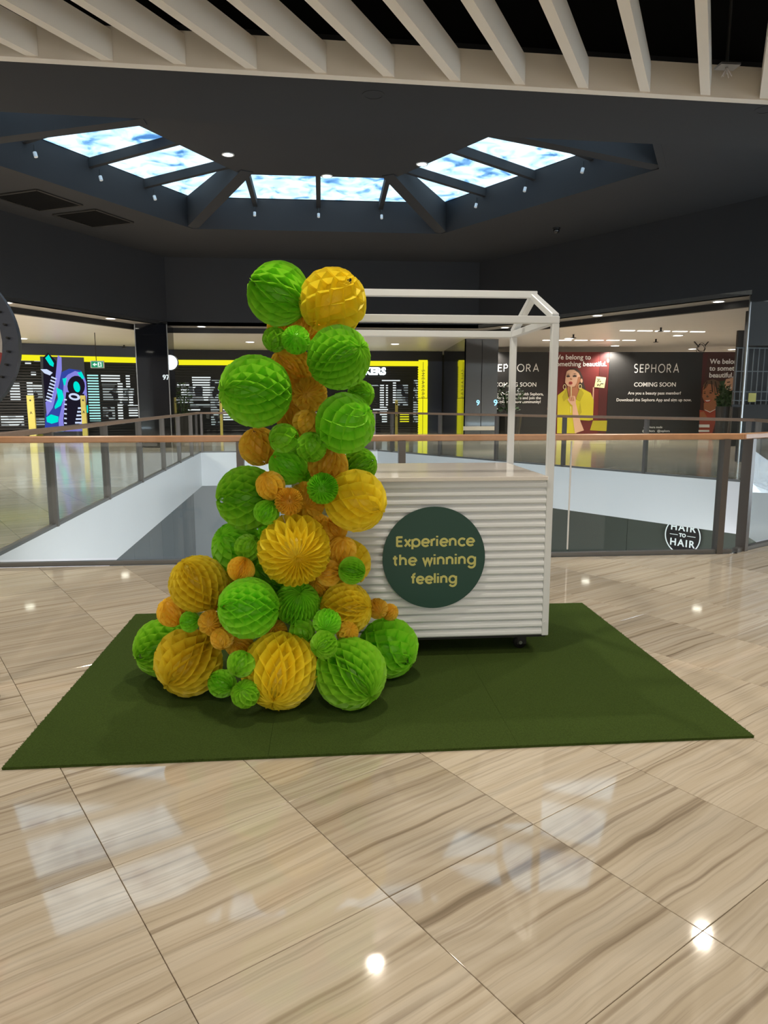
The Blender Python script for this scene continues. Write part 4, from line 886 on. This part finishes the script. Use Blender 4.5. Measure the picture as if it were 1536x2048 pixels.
litB = [(338, 752, 346, 845, 'lit_white'), (354, 766, 378, 774, 'lit_white'), (362, 776, 378, 790, 'lit_white'), (352, 792, 376, 806, 'lit_shoes'), (384, 752, 421, 766, 'lit_white'), (386, 766, 421, 802, 'lit_shoes'), (372, 806, 420, 814, 'lit_racks'), (376, 816, 400, 822, 'lit_white'), (446, 800, 470, 842, 'lit_white'),
        (764, 759, 800, 762, 'lit_white'), (760, 768, 768, 830, 'lit_white'), (772, 770, 776, 812, 'lit_white'), (786, 764, 792, 806, 'lit_white'), (793, 768, 816, 812, 'lit_racks'), (376, 772, 386, 812, 'lit_racks'), (421, 760, 440, 850, 'lit_racks'), (827, 759, 836, 846, 'lit_racks'), (764, 814, 774, 846, 'lit_white'), (742, 770, 762, 774, 'lit_racks'), (746, 816, 776, 821, 'lit_white'), (800, 828, 818, 844, 'neon_yellow')]
bayA = shutter_bay(PA, -60, 300, 'dark shuttered shop bay with yellow strip beside the big shoe screen', litA, 0, 'A')
bayB = shutter_bay(PB, 300, 884, 'dark shuttered shop bay with yellow portal and lit lettering behind the balls', litB, 0, 'B')
# yellow portal upright of bay B, three stacked boxes
for y0, y1 in ((720, 796), (797, 827.5), (828.5, 880)):
    ob('yellow_box', PB.pslab(B(), 837.5, y0, 855, y1, .12, .3), 'neon_yellow', bayB)
ob('seam', PB.pslab(B(), 845.4, 724, 846.2, 868, .124, .01), 'ink', bayB)
bm_m = PB.frame(846, 768, .126) @ Matrix.Rotation(-pi / 2, 4, 'Z'); ob('lettering', mesh_text('SNEAKERS', .20, bm_m, .002, spacing=1.45), 'yellow_post', bayB)
f = PB.frame(727, 743, .06); ob('lit_lettering', mesh_text('SNEAKERS', .42, f, .04, bold=.022), 'sign_white', bayB)
# round projecting lit sign on the pier
t = thing('round_lit_sign', (-4.46, 22.5, 2.6), 'round white lit sign projecting beside the black mirrored pier', 'sign')
c = at_y(343.5, 725, 22.5); ob('face', cyl(B(), (c.x - .05, 22.62, c.z), (c.x - .05, 22.5, c.z), .225, n=40), 'sign_white', t); ob('housing', ring(B(), (c.x - .05, 22.56, c.z), (0, 1, 0), .235, .22, .13, 40), 'black_matt', t); ob('arm', bar(B(), (c.x - .1, 22.7, c.z), (c.x - .1, 22.62, c.z), .06, .06), 'black_matt', t)
# 97 and blue 9 reflected in the piers, made as glowing figures
def mark(txt, px, py, y, size, mat, lb, flip=False):
    p = at_y(px, py, y); m = Matrix(((-1 if flip else 1, 0, 0, p.x), (0, 0, -1, p.y), (0, 1, 0, p.z), (0, 0, 0, 1)))
    return tag(ob('reflected_number', mesh_text(txt, size, m, .004, bold=.006), mat), lb, 'lit number')
mark('97', 332, 755, 22.39, .20, 'lit_white', 'glowing white 97 standing in for a reflection in the black mirrored pier')
mark('9', 991, 806, 25.19, .30, 'nine_blue', 'glowing blue 9 standing in for a reflection in the grey mirror nearest the hoarding'); mark('9', 956, 806, 25.19, .26, 'nine_blue', 'glowing blue 9 standing in for a reflection in the middle grey mirror')
# LED screen with a sports shoe pair
PS = Plane((-11.3, 28.2), (-3.3, 31.1))
t = thing('led_screen', PS.hit(128, 790), 'tall LED screen showing violet and teal running shoes', 'screen'); t.location.z = 0; ORI[t.name] = V(t.location)
ob('panel', PS.pslab(B(), 86, 714, 173, 884, 0, .12), 'led_grey', t)
def sh(name, pts, m, k=1):
    ob(name, PS.poly(B(), [(zx / 8.533, 640 + zy / 8.533) for zx, zy in pts], .004 * k, .003), m, t)
sh('picture_glow', [(1030, 900), (1180, 830), (1380, 860), (1460, 1000), (1440, 1900), (760, 1900), (780, 1600), (1000, 1300)], 'led_blue', 1)
sh('picture_shoe', [(735, 640), (820, 560), (960, 700), (980, 900), (900, 1300), (800, 1640), (770, 1400), (740, 1000)], 'led_dark', 2)
sh('picture_shoe', [(985, 600), (1050, 640), (1055, 850), (990, 1180), (900, 1500), (800, 1640), (775, 1400), (880, 1330), (940, 1050), (965, 800)], 'led_violet', 3)
sh('picture_patch', [(770, 650), (830, 590), (920, 740), (910, 800), (850, 770)], 'led_teal', 3)
sh('picture_patch', [(960, 1150), (1060, 1200), (1090, 1320), (1040, 1460), (940, 1520), (930, 1480), (990, 1350)], 'led_teal', 4)
sh('picture_patch', [(690, 840), (800, 840), (900, 900), (850, 945), (760, 910)], 'led_pale', 4)
for k in range(8): sh('picture_lace', [(880 - 14 * k, 960 + 55 * k), (970 - 12 * k, 1000 + 55 * k), (960 - 12 * k, 1020 + 55 * k), (870 - 14 * k, 985 + 55 * k)], 'led_pale', 5)
sh('picture_shoe', [(1090, 1010), (1160, 930), (1280, 870), (1400, 900), (1470, 1050), (1485, 1300), (1450, 1700), (1420, 1900), (1010, 1900), (1000, 1700), (1070, 1400)], 'led_violet', 2)
sh('picture_collar', ell(1300, 1130, 150, 180), 'led_dark', 3); sh('picture_patch', ell(1310, 1140, 55, 95, rot=-15), 'led_teal', 4)
sh('picture_tongue', [(1130, 1230), (1440, 1260), (1400, 1480), (1380, 1760), (1100, 1900), (1080, 1700), (1110, 1400)], 'led_dark', 4)
sh('picture_logo', ell(1270, 1310, 100, 60, rot=12), 'led_pale', 5); sh('picture_logo', ell(1265, 1310, 60, 26, rot=12), 'led_dark', 6)
for k in range(6):
    sh('picture_lace', [(1095, 1345 + 80 * k), (1140, 1350 + 80 * k), (1140, 1375 + 80 * k), (1095, 1370 + 80 * k)], 'led_pale', 5); sh('picture_lace', [(1330 - 12 * k, 1490 + 62 * k), (1400, 1490 + 62 * k), (1400, 1515 + 62 * k), (1330 - 12 * k, 1520 + 62 * k)], 'led_pale', 5)
sh('picture_patch', [(790, 1660), (870, 1610), (1000, 1650), (990, 1740), (880, 1770), (800, 1740)], 'led_teal', 4)
sh('picture_patch', [(1450, 1470), (1500, 1450), (1505, 1580), (1460, 1590)], 'led_teal', 4); sh('picture_patch', [(1320, 900), (1390, 880), (1440, 990), (1400, 1010)], 'led_teal', 3); sh('picture_patch', [(1065, 1000), (1140, 985), (1110, 1120), (1090, 1110)], 'led_teal', 3)
# the low teal toe and violet wedge seen through the left railing
# exit sign
PE = Plane((-7.4, 24.0), (-6.4, 24.0))
c = PE.hit(194, 728.5); t = thing('exit_sign', c, 'green exit sign with left arrow and running figure hung before the shutter', 'exit sign')
ob('housing', PE.pslab(B(), 181, 721.5, 207.3, 736, 0, .08), 'cart_white', t); ob('face', PE.pslab(B(), 182.5, 723, 206, 735, .006, .006), 'exit_green', t)
ob('arrow', PE.poly(B(), [(185, 729), (190, 725.2), (190, 727.8), (194, 727.8), (194, 730.2), (190, 730.2), (190, 732.8)], .012, .004), 'exit_white', t)
ob('doorway', PE.pslab(B(), 195.5, 724.5, 203, 734, .012, .004), 'exit_white', t); ob('figure', PE.poly(B(), [(198.5, 725.3), (200.2, 725.3), (200, 727.3), (202, 729), (200.6, 729.6), (200.8, 731), (202.4, 733.6), (201, 733.6), (199.6, 731.4), (197.2, 733.4), (196.4, 732.4), (198.6, 730.4), (198, 727.6)], .018, .004), 'exit_green', t)
ob('rod', bar(B(), PE.hit(192.5, 721.5), PE.hit(192.5, 721.5) * 1 + V((0, 0, 3.57 - PE.hit(192.5, 721.5).z)), .018, .018), 'black_matt', t)
# yellow anti-theft posts standing before the bays
def yellow_post(px, py0, y, lb, wd=.16):
    p = at_y(px, py0, y); t = thing('yellow_post', (p.x, y, 0), lb, 'post', 'yellow posts before the shop fronts')
    ob('panel', bev(box(B(), (p.x - wd / 2, y - .04, 0), (p.x + wd / 2, y + .04, p.z)), .008), 'yellow_post', t)
    m = Matrix(((1, 0, 0, p.x), (0, 0, -1, y - .043), (0, 1, 0, p.z - .5), (0, 0, 0, 1)))
    ob('mark', mesh_text('A', .14, m @ Matrix.Translation((0, -.1, 0)), .002), 'ink', t); ob('mark', cyl(B(), (p.x, y - .044, p.z - .17), (p.x, y - .04, p.z - .17), .03, n=10), 'ink', t)
yellow_post(60.5, 791, 26.0, 'slim yellow post nearest the prize wheel, before the shutter', .24); yellow_post(166, 791, 27.0, 'slim yellow post in front of the shoe screen', .18)
yellow_post(441, 795, 27.5, 'slim yellow post beside the big upper green ball', .09); yellow_post(793, 800, 27.5, 'slim yellow post left of the yellow portal', .10)
# slim glossy sill cabinets low behind the left railing
# ================================================================== HOARDING WITH POSTERS
PH = Plane(at_z(997, 872.6, 0)[:2], at_z(1475, 872.6, 0)[:2])
t = thing('hoarding', PH.hit(1230, 790), 'long black shop hoarding with two portrait posters and white lettering', 'hoarding'); t.location.z = 0; ORI[t.name] = V(t.location)
ht = PH.uz(1230, 704)[1]
def hpanel(x0, x1, m, off=0.0, name='panel'):
    u0, u1 = PH.uz(x0, 790)[0], PH.uz(x1, 790)[0]; return ob(name, PH.slab(B(), u0 + .004, u1 - .004, 0, ht, off, .08), m, t)
hpanel(990, 1098, 'hoarding_black'); P1 = hpanel(1098, 1215, 'poster_red', name='poster'); hpanel(1215, 1402, 'hoarding_black'); P2 = hpanel(1402, 1500, 'poster_brown', name='poster')
def htext(s, px, py, size, mat='letter_white', align='CENTER', sp=1.0, bold=.0, parent=None):
    ob('lettering', mesh_text(s, size, PH.frame(px, py, .006), .002, align, sp, bold=bold), mat, parent or t)
PXM = 1437 / 28.9   # picture points per metre on the hoarding
def shop_name(cx, y0, y1, x0, x1):
    tmp = bmesh.new(); s = 'SEPHORA'; L = line_width(s, .10) - .18; f0 = PH.hit(x0, y1); f1 = PH.hit(x1, y1); wdt = (f1 - f0).length; em = wdt / L
    letter_line(tmp, s, 0, 0, em, em * .085, -.002, 0, .10); hcap = PH.uz(cx, y0)[1] - PH.uz(cx, y1)[1]
    tmp.transform(Matrix.Diagonal((1, 1, hcap / (.7 * em), 1))); tmp.transform(Matrix(((PH.d.x, -PH.n.x, 0, f0.x), (PH.d.y, -PH.n.y, 0, f0.y), (0, 0, 1, f0.z), (0, 0, 0, 1))) @ Matrix.Translation((0, -.004, 0))); ob('lettering', tmp, 'letter_white', t)
shop_name(1312, 728.5, 745, 1268, 1357); shop_name(1031, 728.5, 743, 984, 1077)
htext('COMING SOON', 1310, 769.5, .235, bold=.004); htext('COMING SOON', 1031, 769.5, .235, bold=.003)
htext('Are you a beauty pass member?', 1309, 786.5, .165, bold=.003); htext('Download the Sephora App and sign up now.', 1308, 800, .165, bold=.003)
htext('Start your future with Sephora,\nfor a job as one and join the\nSephora Beauty community!', 1038, 796, .155, bold=.003)
htext('#Sephora made', 1306, 854.5, .12); htext('@sephora   @sephora', 1312, 862, .12)
htext('We belong to\nsomething beautiful.', 1107, 721.5, .265, align='LEFT', bold=.004, parent=P1)
htext('We belong\nto something\nbeautiful.', 1419, 737, .27, align='LEFT', bold=.006, parent=P2)
# woman in a yellow shirt
def w_(name, pts, m, k): ob(name, PH.poly(B(), [(1090 + a / 6.678, 690 + b / 6.678) for a, b in pts], .006 + .003 * k, .002), m, P1)
w_('print_door', [(735, 95), (850, 95), (812, 1210), (700, 1210)], 'poster_dark_red', 0); w_('print_door', [(50, 95), (85, 95), (60, 1210), (28, 1210)], 'poster_dark_red', 0); w_('print_knob', ell(842, 210, 14, 24), 'note', 1)
w_('print_hair', [(330, 318), (420, 308), (470, 350), (505, 430), (520, 520), (545, 600), (520, 640), (450, 610), (300, 420), (290, 360)], 'hair_dark', 1)
w_('print_neck', [(300, 520), (450, 520), (460, 600), (430, 700), (370, 760), (320, 690), (300, 600)], 'skin_brown', 2)
w_('print_shirt', [(170, 670), (290, 575), (310, 690), (380, 770), (440, 700), (470, 565), (610, 640), (650, 740), (640, 1000), (590, 1010), (430, 1000), (420, 1180), (160, 1180)], 'shirt_yellow', 3)
w_('print_shirt_fold', [(470, 760), (490, 900), (440, 960), (430, 940)], 'shirt_shade', 4); w_('print_collar', [(290, 580), (310, 700), (250, 755), (230, 690)], 'shirt_shade', 4); w_('print_collar', [(465, 570), (520, 640), (470, 750), (415, 720)], 'shirt_shade', 4)
w_('print_face', [(275, 420), (290, 355), (340, 318), (400, 320), (450, 350), (475, 420), (465, 500), (420, 550), (350, 562), (300, 545), (268, 500)], 'skin_light', 4)
w_('print_cheek', [(440, 430), (475, 420), (465, 500), (420, 550), (395, 556), (430, 500)], 'skin_brown', 5)
for q in ([(283, 412), (310, 400), (335, 412), (330, 428), (295, 432)], [(365, 412), (395, 398), (425, 408), (420, 426), (378, 428)]): w_('print_eye', q, 'hair_dark', 5)
for q in ([(280, 396), (312, 384), (336, 392), (312, 392)], [(365, 392), (398, 378), (432, 390), (398, 387)]): w_('print_brow', q, 'hair_dark', 5)
w_('print_nose', [(330, 455), (345, 440), (366, 458), (350, 468)], 'skin_brown', 5); w_('print_lips', ell(342, 508, 26, 22, 14), 'lip_red', 5); w_('print_lips_line', [(318, 508), (342, 504), (366, 509), (342, 512)], 'hair_dark', 6)
w_('print_ear', ell(488, 478, 16, 30, 12), 'skin_light', 5); w_('print_hair_front', [(300, 340), (340, 312), (420, 308), (470, 350), (478, 420), (450, 372), (390, 330), (340, 330)], 'hair_dark', 5)
for cx, cy in ((262, 560), (470, 555)):
    o_ = ell(cx, cy, 22, 34, 14); i_ = ell(cx, cy, 15, 26, 14)
    for k in range(14): w_('print_earring', [o_[k], o_[(k + 1) % 14], i_[(k + 1) % 14], i_[k]], 'note', 6)
w_('print_arm', [(365, 790), (410, 770), (440, 900), (470, 1010), (520, 1140), (400, 1180), (370, 960)], 'skin_light', 5)
w_('print_hand', [(300, 730), (340, 680), (400, 680), (415, 730), (405, 790), (360, 805), (335, 780)], 'skin_light', 6)
for k in range(3): w_('print_finger', [(318 + 24 * k, 690), (328 + 24 * k, 684), (345 + 22 * k, 745), (335 + 22 * k, 750)], 'skin_brown', 7)
w_('print_stick', [(345, 555), (357, 555), (354, 700), (346, 700)], 'note', 7); w_('print_string', [(340, 820), (348, 820), (346, 905), (340, 905)], 'note', 7); w_('print_string', [(640, 565), (656, 565), (640, 940), (628, 940)], 'skin_light', 2)
w_('print_hand', [(38, 790), (85, 760), (105, 790), (100, 905), (60, 910), (30, 860)], 'skin_light', 3); w_('print_glass', [(640, 1010), (830, 1010), (820, 1150), (600, 1140)], 'shirt_shade', 1)
w_('print_note', [(685, 420), (816, 434), (792, 575), (658, 562)], 'note', 2)
for pts in ([(695, 450), (738, 455), (736, 462), (694, 458)], [(700, 480), (716, 465), (722, 470), (702, 500)], [(722, 478), (750, 482), (750, 488), (722, 485)], [(690, 512), (700, 540), (708, 508), (714, 540), (722, 512), (728, 545), (745, 512), (782, 516), (778, 524), (750, 520), (730, 556), (720, 530), (700, 552)]): w_('print_scribble', pts, 'ink', 3)
# man with braided hair, and a second face cut by the pier
def m_(name, pts, m, k): ob(name, PH.poly(B(), [(1300 + a / 6.508, 640 + b / 6.508) for a, b in pts], .006 + .003 * k, .002), m, P2)
m_('print_shade', [(690, 432), (760, 432), (700, 800), (668, 1000), (664, 900)], 'poster_dark_red', 0)
m_('print_leaves', [(900, 800), (1180, 760), (1180, 1250), (850, 1250)], 'leaf', 0)
m_('print_shirt', [(645, 1170), (720, 1180), (850, 1170), (870, 1260), (800, 1520), (640, 1520)], 'shirt_red', 1); m_('print_neck', [(700, 1080), (860, 1040), (870, 1160), (770, 1195), (700, 1170)], 'skin_brown', 2)
m_('print_hair', [(690, 850), (740, 790), (820, 770), (900, 800), (925, 870), (915, 960), (880, 1010), (840, 950), (700, 920)], 'hair_brown', 2)
m_('print_face', [(690, 880), (740, 830), (830, 840), (870, 900), (872, 1000), (840, 1080), (780, 1115), (720, 1090), (680, 1000)], 'skin_brown', 3); m_('print_ear', ell(888, 965, 18, 40, 12), 'skin_brown', 3)
for k, (x0, y0, x1, y1) in enumerate(((745, 800, 700, 905), (775, 795, 720, 890), (800, 790, 815, 940), (825, 790, 850, 965), (850, 800, 880, 960), (760, 790, 745, 850))): m_('print_braid', [(x0 - 9, y0), (x0 + 9, y0), (x1 + 7, y1), (x1 - 7, y1)], 'hair_brown' if k % 2 else 'hair_dark', 4)
for q in ([(692, 952), (715, 944), (728, 956), (712, 962)], [(765, 950), (790, 938), (812, 950), (790, 958)]): m_('print_eye', q, 'hair_dark', 5)
for q in ([(688, 936), (716, 926), (732, 938), (715, 935)], [(762, 930), (792, 914), (820, 928), (792, 924)]): m_('print_brow', q, 'hair_dark', 5)
m_('print_nose', [(730, 1000), (745, 975), (768, 1000), (750, 1010)], 'hair_brown', 5); m_('print_smile', [(705, 1045), (740, 1040), (800, 1035), (780, 1066), (740, 1078), (715, 1066)], 'lip_red', 5); m_('print_teeth', [(714, 1046), (742, 1044), (788, 1041), (770, 1058), (738, 1062)], 'letter_white', 6)
m_('print_chain', [(715, 1165), (780, 1195), (870, 1150), (868, 1158), (780, 1205), (714, 1173)], 'letter_white', 4); m_('print_hand', [(650, 1200), (700, 1190), (730, 1240), (760, 1300), (700, 1300), (650, 1260)], 'skin_brown', 3)
m_('print_second_face', [(990, 770), (1080, 750), (1160, 790), (1160, 900), (1060, 930), (990, 900), (965, 840)], 'skin_light', 1); m_('print_second_eye', [(1000, 805), (1040, 800), (1045, 812), (1005, 818)], 'hair_dark', 2); m_('print_second_smile', [(995, 880), (1060, 870), (1060, 890), (1005, 905)], 'letter_white', 2)
m_('print_label', [(638, 1360), (775, 1360), (775, 1398), (638, 1398)], 'letter_white', 4); m_('print_label', [(632, 1432), (772, 1432), (772, 1456), (632, 1456)], 'letter_white', 4)
# potted plants before the hoarding
def plant(px, pyb, pyt, pyl, y, wpx, label, seed):
    b = at_y(px, pyt, y); k = y / 1437; zt = b.z; hgt = (pyt - pyl) * k; r = wpx * k / 2; x = b.x
    t = thing('potted_plant', (x, y, 0), label, 'plant'); ob('pot', cyl(B(), (x, y, 0), (x, y, zt), r * .8, r, n=20), 'pot_black', t)
    ob('soil', cyl(B(), (x, y, zt - .05), (x, y, zt - .02), r * .95, n=20), 'hair_dark', t)
    rnd = random.Random(seed); bm = B(); st = B()
    for i in range(6):
        a = rnd.uniform(0, 6.3); bar(st, (x, y, zt - .04), (x + .12 * cos(a) * r / .3, y + .12 * sin(a), zt + hgt * .6), .02, .02)
    ob('stem', st, 'leaf', t)
    for i in range(240):
        a = rnd.uniform(0, 2 * pi); e = rnd.uniform(0, 1); rr = r * (.35 + .75 * sin(pi * min(1, e * .9 + .12))) * rnd.uniform(.3, 1); p = V((x + rr * cos(a), y + rr * sin(a), zt + .03 + hgt * e * .92))
        d = V((cos(a) + rnd.uniform(-.5, .5), sin(a) + rnd.uniform(-.5, .5), rnd.uniform(-.3, .9))).normalized(); s = d.cross(V((rnd.uniform(-1, 1), rnd.uniform(-1, 1), 1))).normalized(); L = rnd.uniform(.10, .17); wv = L * .28
        v = [bm.verts.new(p), bm.verts.new(p + d * L * .5 + s * wv), bm.verts.new(p + d * L), bm.verts.new(p + d * L * .5 - s * wv)]; bm.faces.new(v)
    ob('foliage', bm, 'leaf', t, kind='stuff'); return t
plant(1016, 872, 828, 762, 26.6, 58, 'leafy potted plant before the grey mirror edge of the hoarding', 3)
plant(1447, 872, 813, 768, 26.0, 30, 'dark potted plant before the second portrait poster', 5)
plant(366, 872, 830, 766, 29.0, 30, 'dark leafy plant behind the left railing by the round lit sign', 9)
# ================================================================== SECURITY GRILLE SHOP
t = thing('security_grille', (11.0, 15.9, 0), 'steel bar security grille under the glossy black bulkhead', 'grille')
ob('frame', bar(B(), (9.40, 15.75, 1.30), (13.4, 15.75, 1.30), .05, .06), 'black_matt', t)
for z in (1.42, 1.62, 2.08, 2.60): ob('cross_bar', bar(B(), (9.40, 15.73, z), (13.4, 15.73, z), .02, .022), 'grille_grey', t)
for k in range(30): ob('bar', bar(B(), (9.45 + .13 * k, 15.75, 1.30), (9.45 + .13 * k, 15.75, 2.62), .016, .016), 'grille_grey', t)
ob('back_wall', box(B(), (10.0, 16.35, 0), (13.6, 16.45, 3.5)), 'black_matt', t); ob('sill_wall', box(B(), (9.7, 15.8, 0), (13.4, 15.95, 1.27)), 'black_matt', t)
p = at_y(1504, 795, 15.7); ob('notice', box(B(), (p.x - .09, 15.69, p.z - .10), (p.x + .09, 15.70, p.z + .10)), 'yellow_post', t); ob('edge_trim', box(B(), (9.37, 15.28, 0), (9.40, 15.32, 5.6)), 'steel', t)
# rows of slatted floor signs close before the hoarding are left to the stone's own reflections
